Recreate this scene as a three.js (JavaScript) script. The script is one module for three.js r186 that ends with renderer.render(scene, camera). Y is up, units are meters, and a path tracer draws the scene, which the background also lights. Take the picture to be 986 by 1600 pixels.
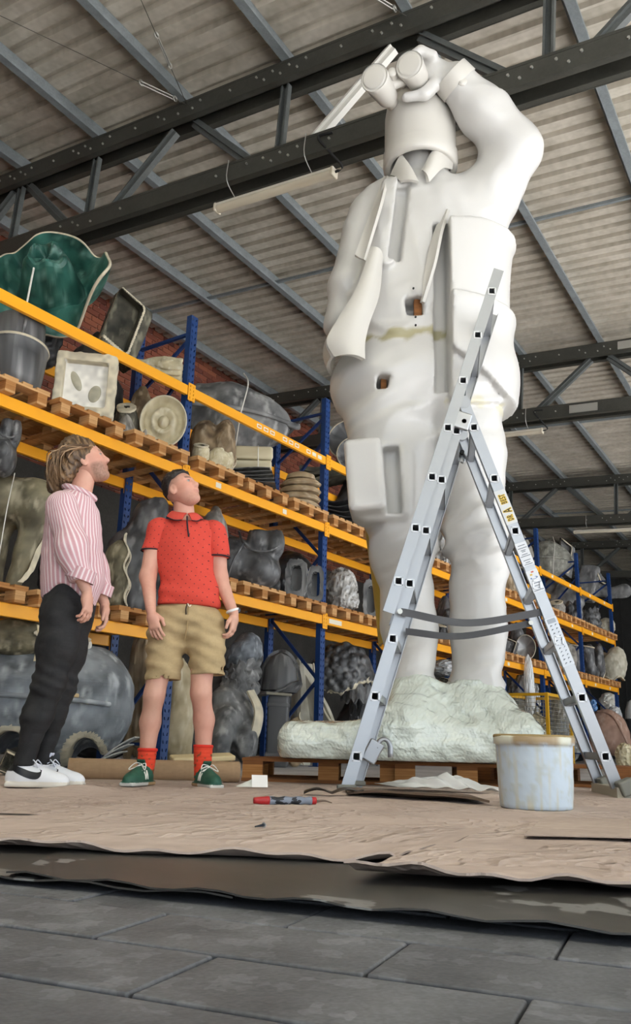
import * as THREE from 'three';
import { mergeGeometries, mergeVertices, toCreasedNormals } from 'three/addons/utils/BufferGeometryUtils.js';
import { RoundedBoxGeometry } from 'three/addons/geometries/RoundedBoxGeometry.js';
import { RectAreaLightUniformsLib } from 'three/addons/lights/RectAreaLightUniformsLib.js';

// ---------- camera, sky, sun, exposure ----------
RectAreaLightUniformsLib.init();
const scene = new THREE.Scene();
const D2R = Math.PI / 180;
const camera = new THREE.PerspectiveCamera(2 * Math.atan(800 / 1307) / D2R, 986 / 1600, 0.05, 200);
camera.position.set(0, 0.26, 0);
camera.rotation.set(15.54 * D2R, 0, 1.536 * D2R, 'YXZ');
scene.background = new THREE.Color().setRGB(0.8, 0.9, 1.0);   // bright overcast sky outside the open doors
scene.backgroundIntensity = 3.2;
const sun = new THREE.DirectionalLight(new THREE.Color(1, 0.985, 0.965), 60);
sun.position.set(28, 19, 14); sun.target.position.set(4, 0, -1);
sun.castShadow = true; sun.shadow.mapSize.set(2048, 2048);
Object.assign(sun.shadow.camera, { left: -40, right: 40, top: 40, bottom: -40, near: 1, far: 120 });
scene.add(sun, sun.target);
const renderer = new THREE.WebGLRenderer({ antialias: true });
renderer.toneMapping = THREE.LinearToneMapping;
renderer.toneMappingExposure = 0.86;
renderer.shadowMap.enabled = true;

// ---------- helpers ----------
function rng(seed) { let a = seed >>> 0; return () => { a = (a + 0x6D2B79F5) | 0; let t = Math.imul(a ^ (a >>> 15), 1 | a); t = (t + Math.imul(t ^ (t >>> 7), 61 | t)) ^ t; return ((t ^ (t >>> 14)) >>> 0) / 4294967296; }; }
const V = (x, y, z) => new THREE.Vector3(x, y, z);
const lerp = (a, b, t) => a + (b - a) * t, clamp = (x, a, b) => Math.max(a, Math.min(b, x));
const smooth = (a, b, x) => { const t = clamp((x - a) / (b - a), 0, 1); return t * t * (3 - 2 * t); };
function hash3(x, y, z) { let h = Math.imul(x, 374761393) ^ Math.imul(y, 668265263) ^ Math.imul(z, 2147483647 - 1640531527); h = Math.imul(h ^ (h >>> 13), 1274126177); return ((h ^ (h >>> 16)) >>> 0) / 4294967296; }
function noise3(x, y, z) {
  const xi = Math.floor(x), yi = Math.floor(y), zi = Math.floor(z); let u = x - xi, v = y - yi, w = z - zi;
  u = u * u * (3 - 2 * u); v = v * v * (3 - 2 * v); w = w * w * (3 - 2 * w);
  const h = (a, b, c) => hash3(xi + a, yi + b, zi + c);
  return lerp(lerp(lerp(h(0, 0, 0), h(1, 0, 0), u), lerp(h(0, 1, 0), h(1, 1, 0), u), v), lerp(lerp(h(0, 0, 1), h(1, 0, 1), u), lerp(h(0, 1, 1), h(1, 1, 1), u), v), w);
}
const fbm = (x, y, z, o = 4) => { let s = 0, a = 0.5, n = 0; for (let i = 0; i < o; i++) { s += a * noise3(x, y, z); n += a; a *= 0.5; x = x * 2.03 + 7.1; y = y * 2.03 + 3.7; z = z * 2.03 + 1.3; } return s / n; };
// a tiling 2-D noise for textures
function tnoise(x, y, per, seed) {
  const xi = Math.floor(x), yi = Math.floor(y); let u = x - xi, v = y - yi; u = u * u * (3 - 2 * u); v = v * v * (3 - 2 * v);
  const m = (k) => ((k % per) + per) % per, h = (a, b) => hash3(m(xi + a), m(yi + b), seed);
  return lerp(lerp(h(0, 0), h(1, 0), u), lerp(h(0, 1), h(1, 1), u), v);
}
function tfbm(x, y, per, seed, o = 4) { let s = 0, a = 0.5, n = 0; for (let i = 0; i < o; i++) { s += a * tnoise(x * per, y * per, per, seed + i); n += a; a *= 0.55; per *= 2; } return s / n; }
function tex(n, fn, srgb = true, rep = [1, 1]) {
  const d = new Uint8Array(n * n * 4);
  for (let j = 0; j < n; j++) for (let i = 0; i < n; i++) { const c = fn((i + 0.5) / n, (j + 0.5) / n); d.set([clamp(c[0], 0, 255), clamp(c[1], 0, 255), clamp(c[2], 0, 255), 255], (j * n + i) * 4); }
  const t = new THREE.DataTexture(d, n, n); t.magFilter = THREE.LinearFilter; t.minFilter = THREE.LinearMipmapLinearFilter; t.generateMipmaps = true;
  t.wrapS = t.wrapT = THREE.RepeatWrapping; t.repeat.set(rep[0], rep[1]); if (srgb) t.colorSpace = THREE.SRGBColorSpace; t.needsUpdate = true; return t;
}
const mix3 = (a, b, t) => [lerp(a[0], b[0], t), lerp(a[1], b[1], t), lerp(a[2], b[2], t)];
const gtex = (n, fn, rep) => tex(n, (u, v) => { const g = fn(u, v) * 255; return [g, g, g]; }, false, rep);
const mat = (color, roughness = 0.7, o = {}) => new THREE.MeshStandardMaterial({ color, roughness, ...o });
const phys = (color, roughness = 0.7, o = {}) => new THREE.MeshPhysicalMaterial({ color, roughness, ...o });

const taken = new Map();
function numbered(name) { const n = taken.get(name) ?? 0; taken.set(name, n + 1); return n ? name + '_' + String(n).padStart(3, '0') : name; }
function shade(o) { o.castShadow = o.receiveShadow = true; return o; }
function part(name, geo, material, parent) { const m = shade(new THREE.Mesh(Array.isArray(geo) ? merge(geo) : geo, material)); m.name = name; if (parent) parent.add(m); return m; }
function tag(o, label, category, group) { Object.assign(o.userData, { label, category }); if (group) o.userData.group = group; return o; }
function thing(name, label, category, pos = [0, 0, 0], turn = 0, group) { const g = new THREE.Group(); g.name = numbered(name); g.position.set(...pos); g.rotation.y = turn; scene.add(g); return tag(g, label, category, group); }
function solo(name, geo, material, label, category, group) { const m = part(numbered(name), geo, material, scene); return tag(m, label, category, group); }
function struct(name, geo, material) { const m = part(name, geo, material, scene); m.userData.kind = 'structure'; return m; }
function copy(src, label, group, pos, turn) { const c = src.clone(); c.name = numbered(src.name.replace(/_\d\d\d$/, '')); scene.add(c); c.userData = { ...src.userData }; if (label) c.userData.label = label; if (group) c.userData.group = group; if (pos) c.position.set(...pos); if (turn !== undefined) c.rotation.y = turn; return c; }
function merge(list) {
  const gs = list.map((g) => { g = g.index ? g.toNonIndexed() : g; if (!g.attributes.uv) g.setAttribute('uv', new THREE.BufferAttribute(new Float32Array(g.attributes.position.count * 2), 2)); if (!g.attributes.normal) g.computeVertexNormals(); for (const k of Object.keys(g.attributes)) if (!['position', 'normal', 'uv', 'color'].includes(k)) g.deleteAttribute(k); return g; });
  const anyC = gs.some((g) => g.attributes.color); if (anyC) for (const g of gs) if (!g.attributes.color) g.setAttribute('color', new THREE.BufferAttribute(new Float32Array(g.attributes.position.count * 3).fill(1), 3));
  return mergeGeometries(gs, false);
}
// box with uv in metres
function box(w, h, d, x = 0, y = 0, z = 0, rx = 0, ry = 0, rz = 0) {
  const g = new THREE.BoxGeometry(w, h, d), uv = g.attributes.uv, dims = [[d, h], [d, h], [w, d], [w, d], [w, h], [w, h]];
  for (let f = 0; f < 6; f++) for (let k = 0; k < 4; k++) uv.setXY(f * 4 + k, uv.getX(f * 4 + k) * dims[f][0], uv.getY(f * 4 + k) * dims[f][1]);
  if (rx || ry || rz) g.applyMatrix4(new THREE.Matrix4().makeRotationFromEuler(new THREE.Euler(rx, ry, rz)));
  g.translate(x, y, z); return g;
}
function rbox(w, h, d, r = 0.01, seg = 2, x = 0, y = 0, z = 0) { const g = new RoundedBoxGeometry(w, h, d, seg, r); g.translate(x, y, z); return g; }
// a bar of rectangular section from a to b (section wide across "up x axis")
function bar(a, b, w, h, up = V(0, 1, 0)) {
  const dir = b.clone().sub(a), L = dir.length(); dir.normalize(); const x = new THREE.Vector3().crossVectors(up, dir).normalize(), y = new THREE.Vector3().crossVectors(dir, x);
  const g = box(w, h, L); g.applyMatrix4(new THREE.Matrix4().makeBasis(x, y, dir).setPosition(a.clone().add(b).multiplyScalar(0.5))); return g;
}
// round tube through points, radius number or function of t
function tube(pts, r, seg = 8, n = 0, closed = false, caps = true) {
  const P = pts.map((p) => (p.isVector3 ? p : V(...p))), c = P.length > 2 || closed ? new THREE.CatmullRomCurve3(P, closed, 'centripetal') : new THREE.LineCurve3(P[0], P[1]);
  n = n || Math.max(1, (P.length - 1) * 4); const rf = typeof r === 'function' ? r : () => r, fr = c.computeFrenetFrames(n, closed), pos = [], idx = [], uv = [];
  for (let i = 0; i <= n; i++) { const t = i / n, p = c.getPoint(t), R = rf(t), N = fr.normals[i], B = fr.binormals[i]; for (let k = 0; k < seg; k++) { const a = k / seg * 2 * Math.PI, q = p.clone().addScaledVector(N, Math.cos(a) * R).addScaledVector(B, Math.sin(a) * R); pos.push(q.x, q.y, q.z); uv.push(k / seg, t); } }
  for (let i = 0; i < n; i++) for (let k = 0; k < seg; k++) { const a = i * seg + k, b = i * seg + (k + 1) % seg; idx.push(a, b, a + seg, b, b + seg, a + seg); }
  if (caps && !closed) for (const [base, flip] of [[0, 0], [n * seg, 1]]) { const m = pos.length / 3, p = c.getPoint(flip); pos.push(p.x, p.y, p.z); uv.push(0, 0); for (let k = 0; k < seg; k++) { const a = base + k, b = base + (k + 1) % seg; flip ? idx.push(m, a, b) : idx.push(m, b, a); } }
  const g = new THREE.BufferGeometry(); g.setAttribute('position', new THREE.Float32BufferAttribute(pos, 3)); g.setAttribute('uv', new THREE.Float32BufferAttribute(uv, 2)); g.setIndex(idx); g.computeVertexNormals(); return g;
}
function lathe(profile, seg = 32) { return new THREE.LatheGeometry(profile.map(([a, b]) => new THREE.Vector2(a, b)), seg); }
function extrude(pts, depth, o = {}) { const s = new THREE.Shape(pts.map(([a, b]) => new THREE.Vector2(a, b))); for (const h of o.holes ?? []) s.holes.push(new THREE.Path(h.map(([a, b]) => new THREE.Vector2(a, b)))); return new THREE.ExtrudeGeometry(s, { depth, bevelEnabled: false, curveSegments: 6, ...o.ext }); }
const xf = (g, { p = [0, 0, 0], r = [0, 0, 0], s = [1, 1, 1] } = {}) => { g.applyMatrix4(new THREE.Matrix4().compose(V(...p), new THREE.Quaternion().setFromEuler(new THREE.Euler(...r)), V(...s))); return g; };

// ---------- implicit surfaces: naive surface nets on a grid ----------
function nets(min, max, cell, fn, colorFn) {
  const nx = Math.ceil((max[0] - min[0]) / cell) + 1, ny = Math.ceil((max[1] - min[1]) / cell) + 1, nz = Math.ceil((max[2] - min[2]) / cell) + 1;
  const F = new Float32Array(nx * ny * nz), at = (i, j, k) => i + nx * (j + ny * k);
  // coarse pass: skip blocks that are far from the surface
  const Bk = 4, safe = cell * Bk * 1.9;
  for (let k0 = 0; k0 < nz; k0 += Bk) for (let j0 = 0; j0 < ny; j0 += Bk) for (let i0 = 0; i0 < nx; i0 += Bk) {
    const c = fn(min[0] + (i0 + Bk / 2) * cell, min[1] + (j0 + Bk / 2) * cell, min[2] + (k0 + Bk / 2) * cell), far = Math.abs(c) > safe;
    for (let k = k0; k < Math.min(nz, k0 + Bk); k++) for (let j = j0; j < Math.min(ny, j0 + Bk); j++) for (let i = i0; i < Math.min(nx, i0 + Bk); i++) F[at(i, j, k)] = far ? c : fn(min[0] + i * cell, min[1] + j * cell, min[2] + k * cell);
  }
  const id = new Int32Array(nx * ny * nz).fill(-1), pos = [], idx = [];
  for (let k = 0; k < nz - 1; k++) for (let j = 0; j < ny - 1; j++) for (let i = 0; i < nx - 1; i++) {
    let m = 0; const v = []; for (let c = 0; c < 8; c++) { const f = F[at(i + (c & 1), j + ((c >> 1) & 1), k + (c >> 2))]; v.push(f); if (f < 0) m |= 1 << c; }
    if (m === 0 || m === 255) continue;
    let sx = 0, sy = 0, sz = 0, n = 0;
    for (let a = 0; a < 8; a++) for (const bit of [1, 2, 4]) { const b = a | bit; if (b === a || (v[a] < 0) === (v[b] < 0)) continue; const t = v[a] / (v[a] - v[b]); sx += (a & 1) + (bit === 1 ? t : 0); sy += ((a >> 1) & 1) + (bit === 2 ? t : 0); sz += (a >> 2) + (bit === 4 ? t : 0); n++; }
    id[at(i, j, k)] = pos.length / 3; pos.push(min[0] + (i + sx / n) * cell, min[1] + (j + sy / n) * cell, min[2] + (k + sz / n) * cell);
  }
  const quad = (a, b, c, d, flip) => { if (a < 0 || b < 0 || c < 0 || d < 0) return; flip ? idx.push(a, c, b, a, d, c) : idx.push(a, b, c, a, c, d); };
  for (let k = 1; k < nz - 1; k++) for (let j = 1; j < ny - 1; j++) for (let i = 1; i < nx - 1; i++) {
    const f = F[at(i, j, k)] < 0;
    if (f !== F[at(i + 1, j, k)] < 0) quad(id[at(i, j - 1, k - 1)], id[at(i, j, k - 1)], id[at(i, j, k)], id[at(i, j - 1, k)], !f);
    if (f !== F[at(i, j + 1, k)] < 0) quad(id[at(i - 1, j, k - 1)], id[at(i - 1, j, k)], id[at(i, j, k)], id[at(i, j, k - 1)], !f);
    if (f !== F[at(i, j, k + 1)] < 0) quad(id[at(i - 1, j - 1, k)], id[at(i, j - 1, k)], id[at(i, j, k)], id[at(i - 1, j, k)], !f);
  }
  const g = new THREE.BufferGeometry(); g.setAttribute('position', new THREE.Float32BufferAttribute(pos, 3)); g.setIndex(idx); g.computeVertexNormals();
  if (colorFn) { const col = new Float32Array(pos.length), N = g.attributes.normal; for (let q = 0; q < pos.length; q += 3) { const c = colorFn(pos[q], pos[q + 1], pos[q + 2], N.array[q], N.array[q + 1], N.array[q + 2]); col[q] = c[0]; col[q + 1] = c[1]; col[q + 2] = c[2]; } g.setAttribute('color', new THREE.BufferAttribute(col, 3)); }
  return g;
}
const smin = (a, b, k) => { const h = Math.max(k - Math.abs(a - b), 0) / k; return Math.min(a, b) - h * h * k * 0.25; };
const smax = (a, b, k) => -smin(-a, -b, k);
// tapered capsule a-b, radii ra, rb, flattened by scale fl along direction n (optional)
function cone3(a, b, ra, rb) {
  const bx = b[0] - a[0], by = b[1] - a[1], bz = b[2] - a[2], L2 = bx * bx + by * by + bz * bz || 1e-9;
  return (x, y, z) => { const px = x - a[0], py = y - a[1], pz = z - a[2], t = clamp((px * bx + py * by + pz * bz) / L2, 0, 1), dx = px - bx * t, dy = py - by * t, dz = pz - bz * t; return Math.sqrt(dx * dx + dy * dy + dz * dz) - (ra + (rb - ra) * t); };
}
function ell(c, r, rot) {
  const q = rot ? new THREE.Matrix4().makeRotationFromEuler(new THREE.Euler(...rot)).transpose().elements : null, m = Math.min(...r);
  return (x, y, z) => { let px = x - c[0], py = y - c[1], pz = z - c[2]; if (q) [px, py, pz] = [q[0] * px + q[4] * py + q[8] * pz, q[1] * px + q[5] * py + q[9] * pz, q[2] * px + q[6] * py + q[10] * pz]; const k0 = Math.hypot(px / r[0], py / r[1], pz / r[2]), k1 = Math.hypot(px / (r[0] * r[0]), py / (r[1] * r[1]), pz / (r[2] * r[2])); return k1 < 1e-9 ? -m : k0 * (k0 - 1) / k1; };
}
function rboxf(c, h, r, rot) {
  const q = rot ? new THREE.Matrix4().makeRotationFromEuler(new THREE.Euler(...rot)).transpose().elements : null;
  return (x, y, z) => { let px = x - c[0], py = y - c[1], pz = z - c[2]; if (q) [px, py, pz] = [q[0] * px + q[4] * py + q[8] * pz, q[1] * px + q[5] * py + q[9] * pz, q[2] * px + q[6] * py + q[10] * pz]; const ax = Math.abs(px) - h[0] + r, ay = Math.abs(py) - h[1] + r, az = Math.abs(pz) - h[2] + r; return Math.hypot(Math.max(ax, 0), Math.max(ay, 0), Math.max(az, 0)) + Math.min(Math.max(ax, ay, az), 0) - r; };
}
const union = (k, ...f) => (x, y, z) => { let d = f[0](x, y, z); for (let i = 1; i < f.length; i++) d = smin(d, f[i](x, y, z), k); return d; };

// ---------- frames of reference ----------
const YB = (90 - 31.648) * D2R, TILT = 3.68 * D2R, H0 = 7.25;          // building axis; roof pitch; height of the truss tops above the camera
const MB = new THREE.Matrix4().makeRotationY(YB);                      // local (u, y, -w) -> world
const MR = MB.clone().multiply(new THREE.Matrix4().makeTranslation(0, H0, 0)).multiply(new THREE.Matrix4().makeRotationX(TILT));
const YR = (90 - 34.795) * D2R, MK = new THREE.Matrix4().makeRotationY(YR); // rack axis: local (s, y, -d) -> world
const inB = (o) => { o.applyMatrix4(MB); return o; }, inR = (o) => { o.applyMatrix4(MR); return o; };
const rackAt = (s, y, d) => V(s, y, -d).applyMatrix4(MK);

// ---------- shared materials ----------
const T = {};
T.roof = tex(512, (u, v) => { const a = tfbm(u, v, 6, 11, 5), b = tfbm(u, v, 40, 23, 2), s = tnoise(u * 90, v * 2, 90, 5); return mix3([168, 162, 150], [218, 213, 204], clamp(a * 1.1 - 0.1 + (b - 0.5) * 0.5 + (s - 0.5) * 0.16, 0, 1)); }, true, [0.35, 0.35]);
T.paint = tex(256, (u, v) => { const a = tfbm(u, v, 5, 31, 4), b = tfbm(u, v, 60, 7, 2); const g = 205 + (a - 0.5) * 46 + (b - 0.5) * 24; return [g, g, g]; }, true, [0.8, 0.8]);
T.concrete = tex(512, (u, v) => { const a = tfbm(u, v, 4, 41, 5), b = tfbm(u, v, 80, 3, 2); const g = 182 + (a - 0.5) * 60 + (b - 0.5) * 26; return [g, g, g * 1.01]; }, true, [0.5, 0.5]);
T.paver = tex(512, (u, v) => { const a = tfbm(u, v, 3, 47, 5), b = tfbm(u, v, 90, 9, 2), c = tfbm(u, v, 12, 15, 3); const g = 104 + (a - 0.5) * 74 + (b - 0.5) * 22 + (c > 0.62 ? 16 : 0); return [g, g * 1.005, g * 1.02]; }, true, [2.2, 2.2]);
T.wood = tex(256, (u, v) => { const s = tnoise(u * 3 + tfbm(u, v, 4, 8, 2) * 0.8, v * 48, 48, 17), f = tfbm(u, v, 8, 71, 3); return mix3([176, 128, 78], [222, 178, 124], clamp(s * 0.7 + f * 0.5 - 0.1, 0, 1)); }, true, [1.2, 4]);
T.woodOld = tex(256, (u, v) => { const s = tnoise(u * 3, v * 48, 48, 27), f = tfbm(u, v, 8, 75, 3); return mix3([116, 82, 54], [172, 128, 86], clamp(s * 0.6 + f * 0.7 - 0.15, 0, 1)); }, true, [1.2, 4]);
T.cardB = gtex(1024, (u, v) => { const w = tfbm(u, v, 6, 91, 4), R = (p, sd) => 1 - Math.min(Math.abs(tfbm(u, v, p, sd, 3) - 0.5) * 7, 1), k = smooth(0.44, 0.6, tfbm(u, v, 4, 33, 3)); return clamp(0.35 + (w - 0.5) * 0.35 + k * (0.32 * R(9, 55) + 0.16 * R(21, 57)), 0, 1); }, [0.8, 0.8]);
T.card = tex(512, (u, v) => { const a = tfbm(u, v, 5, 61, 4), b = tfbm(u, v, 70, 63, 2), s = tnoise(u * 2, v * 120, 120, 3); return mix3([170, 159, 153], [204, 194, 188], clamp(a + (b - 0.5) * 0.4 + (s - 0.5) * 0.2, 0, 1)); }, true, [0.6, 0.6]);
T.steelB = gtex(256, (u, v) => tfbm(u, v, 50, 77, 2), [3, 3]);
const M = {
  roof: mat(0xfbf8f2, 0.6, { map: T.roof }),
  truss: mat(0x53534c, 0.5, { map: T.paint }), trussLite: mat(0x777c7a, 0.42, { map: T.paint, metalness: 0.1 }),
  purlin: mat(0xa7b0b3, 0.4, { map: T.paint, metalness: 0.12 }), galv: mat(0xc9c9c4, 0.35, { metalness: 0.7 }), bolt: mat(0xb9b9b2, 0.35, { metalness: 0.6 }),
  concrete: mat(0xf1f1f1, 0.8, { map: T.concrete }), paver: mat(0xb8babd, 0.62, { map: T.paver, bumpMap: T.steelB, bumpScale: 0.0008 }),
  mortar: mat(0xb0a090, 0.95), yard: mat(0xb4b2ae, 0.95, { map: T.concrete }),
  brick: [0x7a4433, 0x8a4e3a, 0x6d3b30, 0x93573f].map((c) => mat(c, 0.9)),
  clad: mat(0x4a4b49, 0.7, { map: T.paint }),
  orange: mat(0xffb021, 0.42), blue: mat(0x1d4c93, 0.45, { map: T.paint }), blueDark: mat(0x17356c, 0.5), white: mat(0xe8e6e0, 0.6),
  wood: mat(0xffffff, 0.8, { map: T.wood }), woodB: mat(0xdcc8ae, 0.85, { map: T.wood }), woodOld: mat(0xe2c8a4, 0.85, { map: T.woodOld }),
  card: mat(0xf6ece4, 0.85, { map: T.card, bumpMap: T.cardB, bumpScale: 0.03 }), cardEdge: mat(0xa58f7c, 0.9),
  grp: phys(0xf4f2ea, 1, { transmission: 0.55, thickness: 0 }),
  paleDiag: mat(0xe4e2da, 0.5),  // off-white tone for a single diagonal of the nearest truss
  black: mat(0x141414, 0.5), rubber: mat(0x1c1c1c, 0.8),
};

// ---------- floor: concrete slab, and clay-grey pavers where it lies bare ----------
{
  // slab with a bay left out for the pavers
  const c2 = (u, w) => { const p = V(u, 0, -w).applyMatrix4(MB); return [p.x, -p.z]; }, pv = (s, q) => [0.9205 * s + 0.3907 * q, -(0.3907 * s - 0.9205 * q)];
  const fg = extrude([c2(-7, 10.9), c2(-7, -11), c2(39, -11), c2(39, 10.9)], 0.3, { holes: [[pv(-2.7, -0.165), pv(2.2, -0.165), pv(2.2, 2.05), pv(-2.7, 2.05)]] }); fg.rotateX(-Math.PI / 2); fg.translate(0, -0.3, 0);
  const fl = struct('floor', fg, M.concrete); part('bedding', xf(box(5.1, 0.1, 2.4), { r: [0, -23 * D2R, 0], p: [0.9205 * -0.25 + 0.3907 * 0.94, -0.11, 0.3907 * -0.25 - 0.9205 * 0.94] }), mat(0x3c3b39, 0.95), fl);
  const r = rng(5), a = -23 * D2R, e1 = V(Math.cos(a), 0, -Math.sin(a)), e2 = V(0.3907, 0, -0.9205);
  const mats = [0, 1, 2, 3].map((i) => mat(new THREE.Color().setRGB(0.72 + i * 0.04, 0.74 + i * 0.04, 0.78 + i * 0.04), 0.6, { map: T.paver.clone(), bumpMap: T.steelB, bumpScale: 0.0008 })); mats.forEach((m, i) => { m.map.offset.set(i * 0.31, i * 0.17); m.map.needsUpdate = true; });
  const g = [0, 1, 2].map((i) => { const b = rbox(0.386, 0.05, 0.187, 0.004, 1); const uv = b.attributes.uv, p = b.attributes.position; for (let k = 0; k < uv.count; k++) uv.setXY(k, p.getX(k) + i * 0.13, p.getZ(k) + i * 0.29); return b; });
  for (let row = -6; row < 5; row++) for (let c = -6; c < 6; c++) {
    const q = 1.14 + row * 0.2, s = (row & 1 ? 0.025 : -0.17) + c * 0.39, p = e1.clone().multiplyScalar(s).addScaledVector(e2, q);
    const m = part('paver', g[Math.floor(r() * 3)], mats[Math.floor(r() * 4)], fl); m.position.set(p.x, -0.0255 + (r() - 0.5) * 0.003, p.z); m.rotation.set((r() - 0.5) * 0.008, a + (r() - 0.5) * 0.008 + 0, (r() - 0.5) * 0.008);
  }
  const o = struct('ground_outside', inB(box(140, 0.2, 140, 10, -0.45, 20)), M.yard); o.userData.label = 'pale concrete yard outside the hall';
}

// ---------- walls: brick behind the racking, clad walls with open doors elsewhere ----------
{
  const wl = struct('wall_left', inB(box(46, 8.9, 0.3, 16, 4.15, -10.98)), M.mortar), r = rng(8);
  const bw = 0.32, bh = 0.11, geo = rbox(bw - 0.016, bh - 0.014, 0.05, 0.006, 1);
  const inst = []; let n = 0; const spots = [];
  for (let j = 0; j < 76; j++) for (let i = 0; i < 140; i++) {
    const u = -5 + i * bw + (j & 1 ? bw / 2 : 0), y = 4.6 + j * bh; if (y > 8.35) continue;
    const near = y > 3.6 && ((u > 8.7 && u < 13.9 && y > 6.0) || (u > 14.3 && u < 16.4 && y > 4.6 && y < 6.8)); spots.push([u, y, near, r(), r()]);
  }
  for (const [u, y, near, c, d] of spots) {
    const p = V(u, y, -10.83 + (d - 0.5) * 0.008).applyMatrix4(MB);
    if (near && n < 300) { n++; const m = part('brick', geo, M.brick[Math.floor(c * 4)], wl); m.position.copy(p); m.rotation.y = YB; } else inst.push([p, c]);
  }
  const im = new THREE.InstancedMesh(geo, mat(0xffffff, 0.9), inst.length); im.name = 'brickwork'; im.userData.kind = 'stuff'; shade(im);
  const Q = new THREE.Quaternion().setFromEuler(new THREE.Euler(0, YB, 0)); inst.forEach(([p, c], k) => { im.setMatrixAt(k, new THREE.Matrix4().compose(p, Q, V(1, 1, 1))); im.setColorAt(k, M.brick[Math.floor(c * 4)].color); }); wl.add(im);
  part('render_coat', inB(box(46, 4.6, 0.04, 16, 2.3, -10.82)), mat(0x6f6c66, 0.9, { map: T.concrete }), wl);
  // far gable, dark cladding
  const wf = struct('wall_far', inB(box(0.25, 8.6, 22, 39, 4, 0)), M.clad);
  for (let k = 0; k < 40; k++) part('cladding_rib', inB(box(0.05, 8.3, 0.08, 38.86, 4, -10.4 + k * 0.52)), M.clad, wf);
  // wall behind the camera: wide open door; yard side: a row of open doors between columns
  struct('wall_back', inB(merge([box(0.3, 2.2, 22, -7, 7.2, 0), box(0.3, 6.2, 11, -7, 3.0, -5.5)])), M.clad);
  struct('wall_right', inB(merge([box(46, 1.1, 0.3, 16, 6.75, 11), ...[-6.8, 1, 9, 17].map((u) => box(0.4, 6.3, 0.3, u, 3.1, 11)), box(15, 6.3, 0.3, 31.5, 3.1, 11)])), M.clad);
}

// ---------- roof: trapezoidal steel sheets on purlins ----------
{
  const ce = new THREE.Group(); ce.name = 'ceiling'; ce.userData = { kind: 'structure', label: 'corrugated steel sheet roof on grey steel purlins' }; scene.add(ce);
  const pitch = 0.2517, nrib = 6, t = 0.012, dep = 0.06;
  const prof = (off) => { const a = []; for (let k = 0; k < nrib; k++) { const x = k * pitch; a.push([x, 0], [x + 0.15, 0], [x + 0.165, dep], [x + 0.236, dep], [x + pitch, 0]); } a.push([nrib * pitch + 0.03, -0.003]); return a.map(([x, y]) => [x, y + off]); };
  const sh = extrude([...prof(0), ...prof(t).reverse()], 22.4);            // shape in (u, v), depth along +z
  { const p = sh.attributes.position, uv = sh.attributes.uv; for (let k = 0; k < uv.count; k++) uv.setXY(k, p.getX(k), p.getZ(k)); }
  for (let k = 0; k < 31; k++) { const lit = k > 3 && k < 6, m = part(lit ? 'added_rooflight_sheet' : 'roof_sheet', sh, lit ? M.grp : M.roof, null); m.position.set(8.52 + (k - 11) * nrib * pitch + 0.17, 0.238 - (k % 2) * 0.004, -11.1); inR(m); ce.add(m); }  // two translucent sheets added out of view to bring light from above
  // Z purlins 1.47 m apart
  const z = extrude([[-0.105, 0], [0, 0], [0, 0.215], [0.08, 0.215], [0.08, 0.23], [-0.008, 0.23], [-0.008, 0.012], [-0.093, 0.012], [-0.093, 0.034], [-0.105, 0.034]], 46);
  for (let k = -6; k < 7; k++) { const m = part('purlin', z, M.purlin, null); m.rotation.y = Math.PI / 2; m.position.set(-7, 0.0, -(1.47 * k + 1.48)); m.updateMatrix(); inR(m); ce.add(m); }
  // anti-sag ties between the purlins
  for (const u of [2.2, 10.375, 18.6, 26.8]) for (let k = -6; k < 6; k++) { const m = part('purlin_tie', box(0.045, 0.045, 1.47, u, 0.1, -(1.47 * k + 1.48 + 0.735)), M.purlin, null); inR(m); ce.add(m); }
}

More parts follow.
